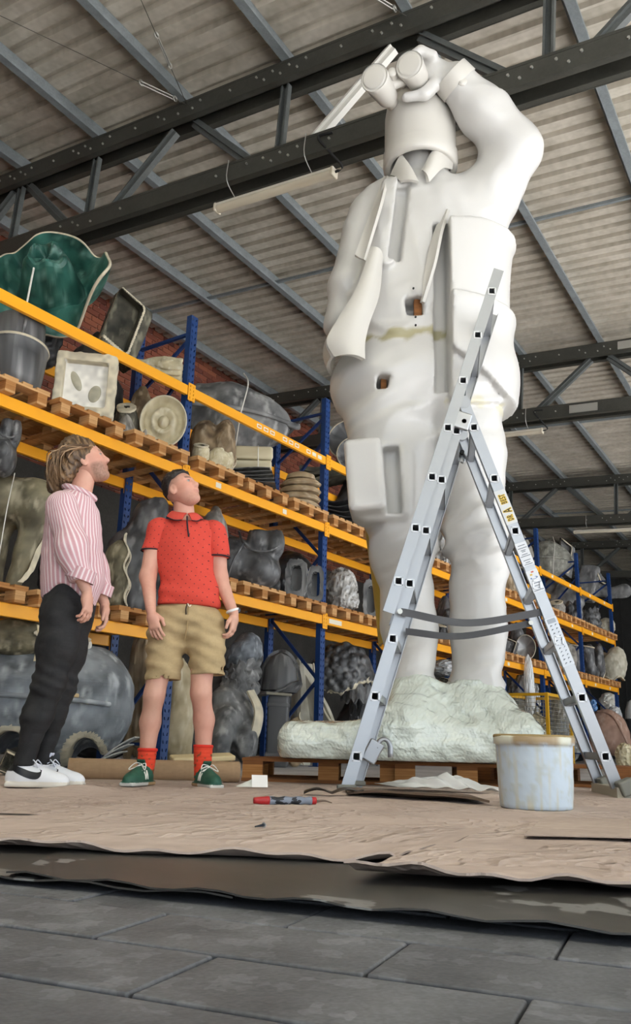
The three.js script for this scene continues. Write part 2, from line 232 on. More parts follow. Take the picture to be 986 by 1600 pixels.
// ---------- roof trusses ----------
function truss(u0, label) {
  const t = thing('roof_truss', label, 'truss', [0, 0, 0], 0, 'steel lattice trusses'), L0 = -9.6, L1 = 10.9, cz = -(L0 + L1) / 2, L = L1 - L0, chan = [];
  const add = (n, g, m, p = t) => inR(part(n, g, m, null)) && 0;
  const P = (n, g, m) => { const q = part(n, g, m, null); inR(q); t.add(q); return q; };
  for (const [nm, y] of [['top_chord', -0.005], ['bottom_chord', -1.11]]) for (const sd of [-1, 1]) {
    // channel: web outward, flanges turned to the middle
    const x = sd * 0.15; P(nm, merge([box(0.012, 0.235, L, u0 + x, y - 0.1175, cz), box(0.07, 0.012, L, u0 + x - sd * 0.035, y - 0.006, cz), box(0.07, 0.012, L, u0 + x - sd * 0.035, y - 0.229, cz), box(0.01, 0.03, L, u0 + x + sd * 0.006, y - 0.013, cz), box(0.01, 0.03, L, u0 + x + sd * 0.006, y - 0.222, cz)]), M.truss);
  }
  const bolts = [], hex = () => { const c = new THREE.CylinderGeometry(0.014, 0.014, 0.02, 6); c.rotateZ(Math.PI / 2); return c; };
  const nb = rng(Math.round(u0 * 10)), putBolt = (w, y) => { for (const sd of [-1, 1]) { const h = hex(); h.translate(u0 + sd * 0.165, y, -w); bolts.push(h); } };
  for (let k = -7; k < 7; k++) {
    const w = 1.48 + 1.47 * k; if (w < L0 + 0.3 || w > L1 - 0.2) continue;
    const top = ((k % 2) + 2) % 2 === 1;                         // upper nodes carry the diagonals
    if (!top || k === 5) P('vertical', merge([box(0.05, 0.9, 0.012, u0 - 0.03, -0.67, -w + 0.045), box(0.05, 0.9, 0.012, u0 - 0.03, -0.67, -w - 0.045), box(0.012, 0.9, 0.1, u0, -0.67, -w), box(0.012, 0.9, 0.022, u0 - 0.055, -0.67, -w + 0.04), box(0.012, 0.9, 0.022, u0 - 0.055, -0.67, -w - 0.04)]), M.trussLite);
    if (top) for (const sd of [-1, 1]) { const w2 = w + sd * 1.47; if (w2 > L1 || w2 < L0) continue; const A = V(u0, -0.24, -(w + sd * 0.16)), B = V(u0, -1.14, -(w2 - sd * 0.32)); const pale = Math.abs(u0 - 6.35) < 0.1 && k === 1 && sd > 0; P('diagonal', merge([bar(A, B, 0.012, 0.12, V(1, 0, 0)).translate(-0.012, 0, 0), bar(A, B, 0.12, 0.075, V(1, 0, 0))]), pale ? M.paleDiag : M.trussLite); }
    // purlin cleat and gusset
    P('cleat', box(0.1, 0.19, 0.012, u0 - 0.1, 0.09, -w - 0.02), M.trussLite);
    for (const [dy, y0] of [[0, -0.12], [0, -1.23]]) { if (y0 < -1 && top) continue; for (let b = -3; b <= 3; b++) if (nb() < 0.8) putBolt(w + b * 0.11, y0 - 0.02 + (b & 1 ? 0.05 : -0.02) * (y0 < -1 ? 1 : 1)); }
    putBolt(w + 0.7, -0.12); putBolt(w + 0.75, -1.23);
  }
  const bm = P('bolts', merge(bolts), M.bolt); bm.userData.kind = 'stuff';
  return t;
}
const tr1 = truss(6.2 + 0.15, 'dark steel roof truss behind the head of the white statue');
const tr2 = truss(14.42 + 0.15, 'steel roof truss level with the hip of the white statue');
const tr3 = truss(22.6 + 0.15, 'steel roof truss over the middle of the racking run');
const tr4 = truss(30.8, 'last dim steel roof truss near the far gable wall');
for (const [t, w, u0] of [[tr2, 3.2, 14.42], [tr2, 2.35, 14.42]]) { const top = w < 3, q = part('splice_plate', merge([box(0.012, 0.15, 0.5, u0 - 0.02, top ? -0.12 : -1.23, -w)]), M.galv, null); inR(q); t.add(q); }

// ---------- fluorescent battens hung under the trusses (switched off) ----------
{
  const lens = phys(0xf2ead6, 0.25, { transmission: 0.35, thickness: 0 }), body = mat(0xd8d3c6, 0.5);
  const batten = (u, w0, w1, label) => {
    const g = thing('fluorescent_batten', label, 'light', [0, 0, 0], 0), L = Math.abs(w1 - w0), c = -(w0 + w1) / 2, y = -1.5, P = (n, geo, m) => { const q = part(n, geo, m, null); inR(q); g.add(q); return q; };
    P('housing', xf(rbox(0.11, 0.04, L, 0.015, 2), { p: [u, y, c] }), body);
    const df = new THREE.CylinderGeometry(0.055, 0.055, L, 20, 1, false, 0, Math.PI * 2); df.rotateX(Math.PI / 2); df.scale(1, 0.8, 1); df.translate(u, y - 0.03, c); P('diffuser', df, lens);
    const tb = new THREE.CylinderGeometry(0.014, 0.014, L - 0.06, 10); tb.rotateX(Math.PI / 2); tb.translate(u, y - 0.03, c); P('tube', tb, mat(0xfff6e4, 0.3));
    for (const s of [-1, 1]) { P('end_cap', xf(rbox(0.12, 0.1, 0.035, 0.014, 2), { p: [u, y - 0.025, c + s * (L / 2)] }), lens); P('hanger', tube([[u - 0.2, -1.11, c + s * L * 0.33], [u - 0.19, -1.36, c + s * L * 0.33], [u, -1.48, c + s * L * 0.33]], 0.006, 6), M.galv); }
    P('cable', tube([[u, -1.52, c + L / 2 + 0.01], [u, -1.5, c + L / 2 + 0.1], [u - 0.12, -1.38, c + L / 2 + 0.02], [u - 0.2, -1.2, c + L / 2 - 0.1], [u - 0.17, -1.18, c + L / 2 + 0.05]], 0.014, 8, 20), M.rubber);
  };
  batten(6.35, 5.24, 3.71, 'unlit fluorescent batten under the truss beside the statue head'); batten(14.57, 5.5, 3.99, 'unlit fluorescent batten behind the statue jacket hem'); batten(22.75, 5.54, 3.4, 'unlit fluorescent batten under the truss above the racking');
}

// ---------- pallet racking ----------
const LEVELS = { low: 1.86, mid: 3.07, top: 4.0 }, S0 = 6.16, BAY = 2.71;
{
  const rk = thing('pallet_rack', 'long blue and orange pallet racking filled with moulds', 'racking'), K = (n, g, m, p = rk) => { const q = part(n, g, m, null); q.applyMatrix4(MK); p.add(q); return q; };
  // upright: perforated face with two rows of slots, returned sides
  const holes = [], hh = 4.86; for (let k = 0; k < 64; k++) { const y = 0.08 + k * 0.075; for (const s of [-1, 1]) { const x = s * 0.027 + 0, w = 0.0075; holes.push([[x - w - s * 0.004, y], [x + w - s * 0.004, y], [x + w + s * 0.004, y + 0.03], [x - w + s * 0.004, y + 0.03]]); } }
  const face = extrude([[-0.052, 0], [0.052, 0], [0.052, hh], [-0.052, hh]], 0.004, { holes });
  const upright = (z, flip) => { const f = face.clone(); f.translate(0, 0, z - 0.004); return merge([f, box(0.004, hh, 0.07, -0.05, hh / 2, z - 0.035), box(0.004, hh, 0.07, 0.05, hh / 2, z - 0.035), box(0.02, hh, 0.004, -0.042, hh / 2, z - 0.07), box(0.02, hh, 0.004, 0.042, hh / 2, z - 0.07)]); };
  const gf = upright(0), gr = upright(-0.83), D = 0.9;
  for (let k = -1; k <= 6; k++) {
    const s = S0 + k * BAY, fr = new THREE.Group(); fr.name = 'upright_frame'; fr.applyMatrix4(MK); fr.position.copy(rackAt(s, 0, 6)); rk.add(fr);
    part('post', gf, M.blue, fr); part('post', gr, M.blue, fr);
    part('foot_plate', box(0.14, 0.008, 0.16, 0, 0.004, -0.04), M.blueDark, fr); part('foot_plate', box(0.14, 0.008, 0.16, 0, 0.004, -0.86), M.blueDark, fr);
    const ys = [0.25, 1.05, 1.85, 2.65, 3.45, 4.25]; for (let i = 0; i < ys.length - 1; i++) part('brace', bar(V(0, ys[i], i % 2 ? -0.06 : -0.84), V(0, ys[i + 1], i % 2 ? -0.84 : -0.06), 0.04, 0.025, V(1, 0, 0)), M.blueDark, fr);
    part('brace', bar(V(0, 4.66, -0.05), V(0, 4.66, -0.85), 0.04, 0.03), M.blueDark, fr); part('brace', bar(V(0, 4.6, -0.05), V(0, 4.05, -0.85), 0.04, 0.025, V(1, 0, 0)), M.blueDark, fr); part('brace', bar(V(0, 0.22, -0.05), V(0, 0.22, -0.85), 0.04, 0.03), M.blueDark, fr);
  }
  const bm = merge([rbox(BAY - 0.1, 0.112, 0.045, 0.006, 1, 0, -0.056, 0), box(BAY - 0.1, 0.03, 0.02, 0, -0.02, -0.03)]), hook = merge([extrude([[-0.0275, -0.17], [0.0275, -0.17], [0.0275, 0.03], [-0.0275, 0.03]], 0.006, { holes: [0, 1, 2, 3].map((i) => [[-0.005, -0.15 + i * 0.045], [0.005, -0.15 + i * 0.045], [0.005, -0.125 + i * 0.045], [-0.005, -0.125 + i * 0.045]]) }).translate(0, 0, 0.027), box(0.006, 0.2, 0.05, 0.027, -0.07, 0.006)]);
  const beam = (k, y, d, front) => {
    const g = new THREE.Group(); g.name = 'beam'; g.applyMatrix4(MK); g.position.copy(rackAt(S0 + (k + 0.5) * BAY, y, d)); rk.add(g); part('rail', bm, M.orange, g);
    for (const s of [-1, 1]) { const c = part('connector', hook, M.orange, g); c.position.set(s * (BAY / 2 - 0.026), 0, 0); }
    return g;
  };
  const stick = (g, list) => { for (const [x, w, c] of list) { part('label_sticker', box(w, 0.06, 0.002, x, -0.056, 0.0237), c, g); } };
  const paper = mat(0xe9e2cf, 0.7), amber = mat(0xe3a23a, 0.6), grey = mat(0x9a9890, 0.6);
  for (let k = -1; k < 6; k++) for (const [nm, y] of Object.entries(LEVELS)) {
    const yy = nm === 'low' && k === -1 ? 1.32 : y, f = beam(k, yy, 6.0 - 0.0, true); beam(k, yy, 6.88, false);
    if (k === 0 && nm === 'top') for (let i = 0; i < 11; i++) { if (i === 3 || i === 7) continue; part('label_sticker', box(0.09, 0.05, 0.002, -0.15 + i * 0.13, -0.056, 0.0237), i > 8 ? paper : M.white, f); if (i <= 8) part('label_print', box(0.06, 0.026, 0.002, -0.15 + i * 0.13, -0.056, 0.0247), amber, f); }
    if (k === 0 && nm === 'mid') stick(f, [[-0.82, 0.09, paper], [0.42, 0.08, paper]]);
    if (k === 1 && nm === 'low') stick(f, [[-1.1, 0.3, paper]]);
    if (k > 2) stick(f, [[-0.6, 0.1, paper], [0.6, 0.1, paper]]);
  }
}

// ---------- pallets ----------
function buildPallet(name, label, woodMat, woodMat2, group) {
  const p = thing(name, label, 'pallet', [0, 0, 0], 0, group);   // 0.8 wide (x), 1.2 deep (z), base at y = 0
  for (const x of [-0.325, 0, 0.325]) { part('bottom_board', box(0.1, 0.022, 1.2, x, 0.011, 0), woodMat, p); for (const z of [-0.53, 0, 0.53]) part('block', box(0.1, 0.078, 0.14, x, 0.061, z), woodMat2, p); }
  for (const z of [-0.53, 0, 0.53]) part('stringer_board', box(0.8, 0.022, 0.14, 0, 0.111, z), woodMat, p);
  for (const [x, w] of [[-0.33, 0.14], [-0.165, 0.1], [0, 0.14], [0.165, 0.1], [0.33, 0.14]]) part('deck_board', box(w, 0.022, 1.2, x, 0.133, 0), woodMat, p);
  return p;
}
{
  const src = [buildPallet('wooden_pallet', 'pale wooden pallet on the racking', M.wood, M.woodB, 'pallets on the racking'), buildPallet('wooden_pallet', 'pale wooden pallet on the racking', M.woodB, M.wood, 'pallets on the racking')];
  let n = 0; const r = rng(21);
  const where = { top: 'top beams', mid: 'middle shelf', low: 'lower shelf' };
  for (let k = -1; k < 6; k++) for (const nm of ['mid', 'low']) for (let i = 0; i < 3; i++) {
    const y = nm === 'low' && k === -1 ? 1.32 : LEVELS[nm], s = S0 + k * BAY + 0.46 + i * 0.9 + (r() - 0.5) * 0.03;
    const o = n < 2 ? src[n] : copy(src[n % 2]); n++; o.position.copy(rackAt(s, y, 6.5 + (r() - 0.5) * 0.04)); o.rotation.y = YR + (r() - 0.5) * 0.02;
    const on = { 'mid-10': 'black basin mould', 'mid-11': 'white tray mould', 'mid-12': 'cream ring mould', mid00: 'brown shoulder mould', mid01: 'thin black plate moulds', mid02: 'tan disc stack', mid10: 'black curved plates', 'low-10': 'olive brown horse mould', 'low-11': 'pale gap beside the horse mould', 'low-12': 'ear shaped half mould', low00: 'grey rounded mould behind the red polo shirt', low01: 'dark animal head mould', low02: 'hollow frame moulds', low10: 'shiny plastic bundle', low11: 'oval ring mould' }[nm + k + i];
    on ? tag(o, 'pale wooden pallet under the ' + on, 'pallet', 'pallets on the ' + where[nm]) : tag(o, `pale wooden pallet on the ${where[nm]}, ${['sixth', 'fifth', 'fourth', 'third', 'second', 'first'][k]} bay from the far rack end`, 'pallet', `pallets on the ${where[nm]}, bay ${6 - k} from the end`);
  }
}

// ---------- thick sheets between two edge curves, and general slabs ----------
function slabGrid(n, m, at, thick) {   // at(u,v) -> Vector3; a closed slab of the given thickness (number or fn)
  const pos = [], idx = [], uv = [], P = [], e = 1e-3; let lu = 0, lv = 0;
  for (let j = 0; j <= m; j++) for (let i = 0; i <= n; i++) P.push(at(i / n, j / m));
  for (let i = 1; i <= n; i++) lu += P[i].distanceTo(P[i - 1]); for (let j = 1; j <= m; j++) lv += P[j * (n + 1)].distanceTo(P[(j - 1) * (n + 1)]);
  const N = P.map((p, k) => { const i = k % (n + 1), j = (k / (n + 1)) | 0, a = P[j * (n + 1) + Math.min(n, i + 1)], b = P[j * (n + 1) + Math.max(0, i - 1)], c = P[Math.min(m, j + 1) * (n + 1) + i], d = P[Math.max(0, j - 1) * (n + 1) + i]; const q = a.clone().sub(b).cross(c.clone().sub(d)); return q.lengthSq() < 1e-16 ? V(0, 1, 0) : q.normalize(); });
  const W = (n + 1) * (m + 1);
  for (const s of [0.5, -0.5]) P.forEach((p, k) => { const i = k % (n + 1), j = (k / (n + 1)) | 0, t = typeof thick === 'function' ? thick(i / n, j / m) : thick, q = p.clone().addScaledVector(N[k], s * t); pos.push(q.x, q.y, q.z); uv.push(i / n * lu, j / m * lv); });
  for (let j = 0; j < m; j++) for (let i = 0; i < n; i++) { const a = j * (n + 1) + i, b = a + 1, c = a + n + 1, d = c + 1; idx.push(a, b, c, b, d, c, a + W, c + W, b + W, b + W, c + W, d + W); }
  const side = (a, b) => idx.push(a, a + W, b, b, a + W, b + W);
  for (let i = 0; i < n; i++) { side(i, i + 1); side(m * (n + 1) + i + 1, m * (n + 1) + i); }
  for (let j = 0; j < m; j++) { side((j + 1) * (n + 1), j * (n + 1)); side(j * (n + 1) + n, (j + 1) * (n + 1) + n); }
  let g = new THREE.BufferGeometry(); g.setAttribute('position', new THREE.Float32BufferAttribute(pos, 3)); g.setAttribute('uv', new THREE.Float32BufferAttribute(uv, 2)); g.setIndex(idx); return toCreasedNormals(g, 0.9);
}
function ribbon(A, B, thick = 0.02, bulge = [0, 0, 0], n = 8, m = 16) {
  const ca = new THREE.CatmullRomCurve3(A.map((p) => V(...p))), cb = new THREE.CatmullRomCurve3(B.map((p) => V(...p)));
  return slabGrid(n, m, (u, v) => ca.getPoint(v).lerp(cb.getPoint(v), u).add(V(...bulge).multiplyScalar(4 * u * (1 - u))), thick);
}
const posUV = (g, f) => { const p = g.attributes.position, uv = new Float32Array(p.count * 2); for (let i = 0; i < p.count; i++) { const q = f(p.getX(i), p.getY(i), p.getZ(i)); uv[2 * i] = q[0]; uv[2 * i + 1] = q[1]; } g.setAttribute('uv', new THREE.BufferAttribute(uv, 2)); return g; };

// ---------- the white statue ----------
{
  const O = [0.95, 0.168, -6.12], st = thing('statue', 'giant white statue of a man looking through binoculars', 'statue', O);
  const gel = phys(0xffffff, 0.38, { vertexColors: true, clearcoat: 0.35, clearcoatRoughness: 0.25 }), gelPlain = phys(0xcecbc4, 0.38, { clearcoat: 0.35, clearcoatRoughness: 0.25 });
  const put = (n, g, m = gelPlain) => { g.translate(-O[0], -O[1], -O[2]); return part(n, g, m, st); };
  const chain = (k, ...p) => union(k, ...p.slice(1).map((q, i) => cone3(p[i], q, p[i][3], q[3])));
  const legPair = union(0.045, chain(0.1, [0.57, 3.0, -6.17, 0.42], [0.585, 2.45, -6.13, 0.285], [0.655, 1.72, -6.1, 0.2], [0.715, 1.11, -6.15, 0.182], [0.745, 0.5, -6.15, 0.16]), chain(0.1, [1.05, 3.0, -6.19, 0.37], [1.17, 2.45, -6.17, 0.265], [1.225, 1.85, -6.14, 0.222], [1.23, 1.13, -6.2, 0.19], [1.19, 0.5, -6.2, 0.16])), legs = union(0.12, legPair, ell([0.78, 3.1, -6.2], [0.66, 0.36, 0.42]));
  const torso = union(0.25, ell([0.79, 3.66, -6.18], [0.6, 0.62, 0.4]), ell([0.88, 4.32, -6.18], [0.56, 0.56, 0.38]), cone3([0.5, 4.7, -6.2], [1.34, 4.72, -6.18], 0.2, 0.22));
  const armR = union(0.08, cone3([0.42, 4.63, -6.19], [0.25, 3.95, -6.2], 0.2, 0.17), cone3([0.25, 3.95, -6.2], [0.22, 3.6, -6.26], 0.17, 0.16), cone3([0.22, 3.6, -6.26], [0.55, 3.25, -6.7], 0.16, 0.13));
  const armL = union(0.1, cone3([1.33, 4.66, -6.14], [1.575, 5.06, -5.9], 0.26, 0.2), cone3([1.575, 5.08, -5.9], [1.3, 5.36, -5.8], 0.2, 0.185), cone3([1.3, 5.36, -5.8], [1.07, 5.57, -5.71], 0.185, 0.155));
  const fingers = union(0.03, ell([0.9, 5.66, -5.71], [0.12, 0.11, 0.1], [0, 0, 0.5]), cone3([1.05, 5.58, -5.72], [0.92, 5.65, -5.71], 0.12, 0.1),
    ...[0, 1, 2, 3].map((i) => { const z = -5.60 - i * 0.085, y = 5.76 - i * 0.01; return union(0.02, cone3([0.86, 5.72 - i * 0.015, z], [0.76, y, z + 0.01], 0.046, 0.042), cone3([0.76, y, z + 0.01], [0.655, y - 0.07, z + 0.01], 0.042, 0.036)); }),
    cone3([0.93, 5.57, -5.68], [0.8, 5.43, -5.7], 0.06, 0.05), cone3([0.8, 5.43, -5.7], [0.66, 5.42, -5.72], 0.05, 0.032));
  const neck = cone3([0.86, 4.7, -6.15], [0.85, 5.2, -6.1], 0.21, 0.185);
  const slot = rboxf([0.612, 4.32, -5.72], [0.05, 0.37, 0.24], 0.015, [0, 0.05, -0.11]), hA = rboxf([0.72, 3.55, -5.75], [0.065, 0.075, 0.26], 0.006, [0, 0, 0.06]), hB = rboxf([0.48, 2.9, -5.75], [0.044, 0.052, 0.26], 0.006, [0, 0, -0.15]);
  const rec = rboxf([0.925, 3.56, -5.62], [0.055, 0.72, 0.3], 0.01), pock = rboxf([0.365, 2.13, -5.84], [0.135, 0.27, 0.2], 0.035, [0, -0.12, 0.09]), pgap = rboxf([0.555, 2.14, -5.74], [0.06, 0.255, 0.2], 0.008, [0, 0, 0.05]), pbase = rboxf([0.5, 2.13, -5.95], [0.22, 0.3, 0.17], 0.09);
  const ridge = (x, y, z) => 1 - Math.abs(2 * fbm(x, y, z, 2) - 1) * 2.2;
  const folds = (x, y, z) => {
    const knee = Math.exp(-(((y - 1.72) / 0.26) ** 2)) + smooth(1.05, 0.65, y) * 0.9 + Math.exp(-(((y - 2.75) / 0.3) ** 2)) * 0.8 + 0.18, up = smooth(3.35, 3.6, y) * smooth(5.6, 5.2, y);
    const legF = -0.042 * ridge(x * 1.6 + y * 1.4 + 3, y * 5.2 - x * 2.2, z * 1.6) * knee, top = -0.02 * ridge(x * 4.2 + y * 1.1, y * 1.5 - x * 1.2 + 5, z * 1.4) * up * smooth(1.2, 1.0, x), arm = -0.018 * ridge(x * 2.2 - y * 1.6, y * 1.8 + x * 2.4, z * 2) * smooth(1.25, 1.45, x) * smooth(4.4, 4.7, y);
    return legF + top + arm + (fbm(x * 2.2, y * 1.6, z * 2.2, 2) - 0.5) * 0.03 + 0.03 * Math.exp(-(((y - 3.45 - 0.1 * Math.sin(x * 8)) / 0.05) ** 2)) * Math.sin(x * 7 + 1) * (x < 0.9 ? 1 : 0);
  };
  const bodyF = (x, y, z) => {
    let d = y < 3.9 ? legs(x, y, z) : 9; const tz = y > 2.7 ? torso(x, y, z) : 9; d = smin(d, tz, 0.12);
    if (y > 3 && x < 0.9) d = smin(d, armR(x, y, z), 0.016);
    if (y > 4) { d = smin(d, armL(x, y, z), 0.14); d = smin(d, neck(x, y, z), 0.08); d = smin(d, fingers(x, y, z), 0.03); }
    if (d < 0.14) d += folds(x, y, z) * (y > 5.45 ? 0.25 : 1);
    if (y > 1.7 && y < 2.6) { d = smin(d, pbase(x, y, z), 0.03); d = smax(d, -pgap(x, y, z), 0.012); d = smin(d, pock(x, y, z), 0.012); }
    const j = d - lerp(0.085, 0.15, smooth(3.0, 3.7, y));
    // jacket front and its hem stand proud of the shirt
    if (x > 0.8 && y > 2.5 && y < 4.6) {
      const edge = 0.97 + (y > 3.5 ? 0 : 0) + 0.01 * Math.sin(y * 6), cut = (0.97 - x) , low = 0.82 * (3.3 - y) + 0.57 * (0.97 - x) - 0.06, reg = Math.max(cut, y - (4.27 + 0.05 * Math.sin((x - 1) * 4)), smax(low, 2.86 - y, 0.12));
      d = Math.min(smax(j, reg, 0.03), d);
      const under = Math.max(0.98 - x, y - 3.6, 2.8 - 0.05 * Math.sin(x * 7) - y); d = Math.min(d, smax(d - 0.06, under, 0.03));
      d = smax(d, -rec(x, y, z), 0.012);
    }
    if (y > 3.85 && y < 4.8 && x < 0.6 && z > -6.1) { const reg = Math.max(0.33 + (y - 3.9) * 0.17 - x, x - 0.575 - (y - 3.95) * 0.11, 3.93 + 0.03 * Math.sin(x * 22) - y, y - 4.78); d = Math.min(d, smax(d - 0.045, reg, 0.015)); }
    if (y > 3.8 && y < 4.9) d = smax(d, -slot(x, y, z), 0.012);
    if (y > 2.7 && y < 3.7) d = Math.max(d, -hA(x, y, z), -hB(x, y, z));
    return d;
  };
  const colr = (x, y, z) => {
    const n = fbm(x * 9, y * 9, z * 9, 3), ys = 3.33 + (x - 0.6) * 0.07 + (fbm(x * 6, 2, z * 6, 3) - 0.5) * 0.12, b = Math.abs(y - ys) - 0.028 - (n - 0.5) * 0.12, k = x < 0.98 && z > -6.25 ? smooth(0.02, -0.025, b) * (0.35 + 0.65 * n) : 0;
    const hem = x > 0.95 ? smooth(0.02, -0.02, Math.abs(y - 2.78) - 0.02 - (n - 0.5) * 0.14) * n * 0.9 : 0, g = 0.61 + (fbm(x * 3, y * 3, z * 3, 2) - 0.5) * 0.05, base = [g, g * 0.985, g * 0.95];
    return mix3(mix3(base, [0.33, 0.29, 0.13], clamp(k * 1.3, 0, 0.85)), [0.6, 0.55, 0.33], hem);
  };
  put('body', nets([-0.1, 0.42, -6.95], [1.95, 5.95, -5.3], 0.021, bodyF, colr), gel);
  // head: smooth drum open below, with a raised band
  put('head', lathe([[0.255, 0.0], [0.285, -0.01], [0.312, 0.0], [0.318, 0.06], [0.316, 0.13], [0.304, 0.142], [0.304, 0.3], [0.302, 0.5], [0.285, 0.62], [0.22, 0.7], [0.08, 0.745], [0, 0.75], [0, 0.6], [0.22, 0.55], [0.255, 0.4], [0.255, 0]], 56).translate(0.815, 5.0, -6.08));
  // binoculars
  const bi = new THREE.Group(); bi.name = 'binoculars'; st.add(bi);
  const barrel = () => { const g = lathe([[0, -0.012], [0.085, -0.012], [0.092, 0], [0.108, 0.006], [0.112, -0.004], [0.114, 0.02], [0.108, 0.06], [0.098, 0.2], [0.088, 0.33], [0.055, 0.35], [0.05, 0.5], [0.056, 0.53], [0, 0.53]].map(([r, y]) => [r, -y]), 36); return g; };
  const dir = V(-0.40, -0.24, 0.88).normalize(), q = new THREE.Quaternion().setFromUnitVectors(V(0, 1, 0), dir);
  for (const c of [[0.375, 5.40, -5.5], [0.655, 5.535, -5.5]]) { const g = barrel(); g.applyQuaternion(q); g.translate(c[0] - O[0], c[1] - O[1], c[2] - O[2]); part('barrel', g, gelPlain, bi); }
  part('bridge', union3([[0.42, 5.46, -5.68], [0.56, 5.53, -5.69], [0.68, 5.59, -5.68]], 0.05, O), gelPlain, bi); part('focus_knob', union3([[0.525, 5.52, -5.56], [0.555, 5.56, -5.72]], 0.036, O), gelPlain, bi);
  // lapel, jacket flap, collar points, cuff
  put('lapel', ribbon([[0.5, 4.86, -6.0], [0.40, 4.45, -5.86], [0.30, 4.1, -5.78], [0.255, 3.95, -5.76]], [[0.53, 4.82, -5.94], [0.46, 4.42, -5.76], [0.38, 4.08, -5.71], [0.33, 3.88, -5.71]], 0.025, [0, 0, -0.01]));
  put('lapel', ribbon([[0.97, 4.46, -5.86], [0.86, 4.1, -5.78], [0.8, 3.8, -5.76], [0.77, 3.56, -5.76]], [[1.0, 4.4, -5.78], [0.93, 4.15, -5.7], [0.87, 3.85, -5.69], [0.785, 3.55, -5.74]], 0.025, [0, 0, -0.01]));
  put('jacket_flap', ribbon([[0.385, 4.0, -5.73], [0.27, 3.62, -5.72], [0.13, 3.36, -5.74], [0.06, 3.2, -5.76], [0.12, 3.08, -5.76]], [[0.46, 3.95, -5.78], [0.43, 3.6, -5.76], [0.36, 3.35, -5.74], [0.33, 3.18, -5.74], [0.33, 3.05, -5.74]], 0.035, [0.01, 0, 0.05], 10, 20));
  put('jacket_flap', ribbon([[0.13, 3.36, -5.76], [0.06, 3.2, -5.77], [0.1, 3.1, -5.8]], [[0.16, 3.5, -6.2], [0.1, 3.2, -6.2], [0.12, 3.12, -6.2]], 0.03, [-0.04, 0, 0]));
  put('collar', ribbon([[0.56, 4.86, -5.98], [0.6, 4.78, -5.9], [0.62, 4.7, -5.85]], [[0.64, 5.03, -5.93], [0.7, 4.84, -5.84], [0.76, 4.66, -5.8]], 0.025, [0, 0, 0.02]));
  put('collar', ribbon([[1.06, 4.95, -6.0], [0.97, 4.88, -5.9], [0.84, 4.68, -5.82]], [[1.08, 5.1, -6.02], [0.93, 5.06, -5.88], [0.8, 4.8, -5.84]], 0.03, [0, 0, 0.03]));
  put('cuff', (() => { const a = V(1.1, 5.545, -5.72), b = V(1.0, 5.63, -5.68), g = lathe([[0.15, 0], [0.172, 0], [0.165, 0.12], [0.14, 0.125], [0.13, 0]], 28); g.applyQuaternion(new THREE.Quaternion().setFromUnitVectors(V(0, 1, 0), b.clone().sub(a).normalize())); g.translate(a.x, a.y, a.z); return g; })());
  put('cuff_button', xf(new THREE.SphereGeometry(0.045, 14, 10), { s: [1, 1, 0.5], p: [1.1, 5.47, -5.59] }));
  put('resin_seam', ribbon([[0.43, 2.0, -6.22], [0.455, 1.72, -6.2], [0.5, 1.4, -6.2], [0.535, 1.0, -6.2]], [[0.38, 2.02, -6.3], [0.42, 1.72, -6.3], [0.47, 1.36, -6.3], [0.51, 0.98, -6.3]], 0.02, [-0.01, 0, 0]), mat(0xa98f3e, 0.35)).userData.label = 'amber fibreglass seam behind the calf';
  // timber blocks seen through the two openings
  put('timber_block', box(0.06, 0.22, 0.05, 0.755, 3.55, -5.86), M.woodOld); put('timber_block', box(0.042, 0.16, 0.05, 0.492, 2.9, -5.88), M.woodOld);
  for (const [x, y] of [[0.71, 3.675], [0.725, 3.43], [0.725, 3.36], [0.485, 2.99]]) put('drill_hole_disc', xf(new THREE.CylinderGeometry(0.008, 0.008, 0.01, 10), { r: [Math.PI / 2, 0, 0], p: [x, y, -5.757] }), M.rubber);  // dark discs put in for the shade inside small drilled holes
  // the feet and the base slab, wrapped in bubble wrap
  const bub = gtex(512, (u, v) => { const n = 24, r2 = Math.floor(v * n), x = ((u * n + (r2 & 1) * 0.5) % 1) - 0.5, y = (v * n) % 1 - 0.5, R = (p, sd) => 1 - Math.min(Math.abs(tfbm(u, v, p, sd, 3) - 0.5) * 6, 1); return clamp(0.22 * clamp(1 - Math.hypot(x, y) * 2.1, 0, 1) ** 0.6 + 0.45 * R(7, 211) + 0.3 * R(15, 213), 0, 1); }, [1.6, 1.6]);
  const wrap = phys(0xe0e8dd, 0.14, { bumpMap: bub, bumpScale: 0.008, clearcoat: 1, clearcoatRoughness: 0.12, transmission: 0.12, thickness: 0 });
  const wrapF = (x, y, z) => {
    let d = union(0.22, rboxf([0.66, 0.29, -6.2], [0.86, 0.125, 0.5], 0.1, [0, 0.0, 0.02]), cone3([0.745, 0.6, -6.16], [0.72, 0.44, -6.1], 0.185, 0.22), cone3([0.72, 0.46, -6.05], [0.62, 0.4, -5.85], 0.2, 0.14), cone3([1.19, 0.58, -6.2], [1.2, 0.45, -6.16], 0.185, 0.22), cone3([1.22, 0.44, -6.1], [1.42, 0.36, -5.85], 0.22, 0.1))(x, y, z);
    if (d < 0.1) d += (Math.abs(fbm(x * 6 + y * 4, y * 9, z * 6, 4) - 0.5)) * 0.11 - 0.02;
    return Math.max(d, 0.17 - y);
  };
  const wg = nets([-0.35, 0.13, -6.9], [1.75, 1.0, -5.5], 0.017, wrapF);
  posUV(wg, (x, y, z) => [x + z * 0.7, y + z * 0.3]); const w = put('bubble_wrap', wg, wrap); w.userData.label = 'crinkled bubble wrap over the feet and base';
}
function union3(pts, r, O) { const g = tube(pts, r, 14, 10); g.translate(-O[0], -O[1], -O[2]); return g; }

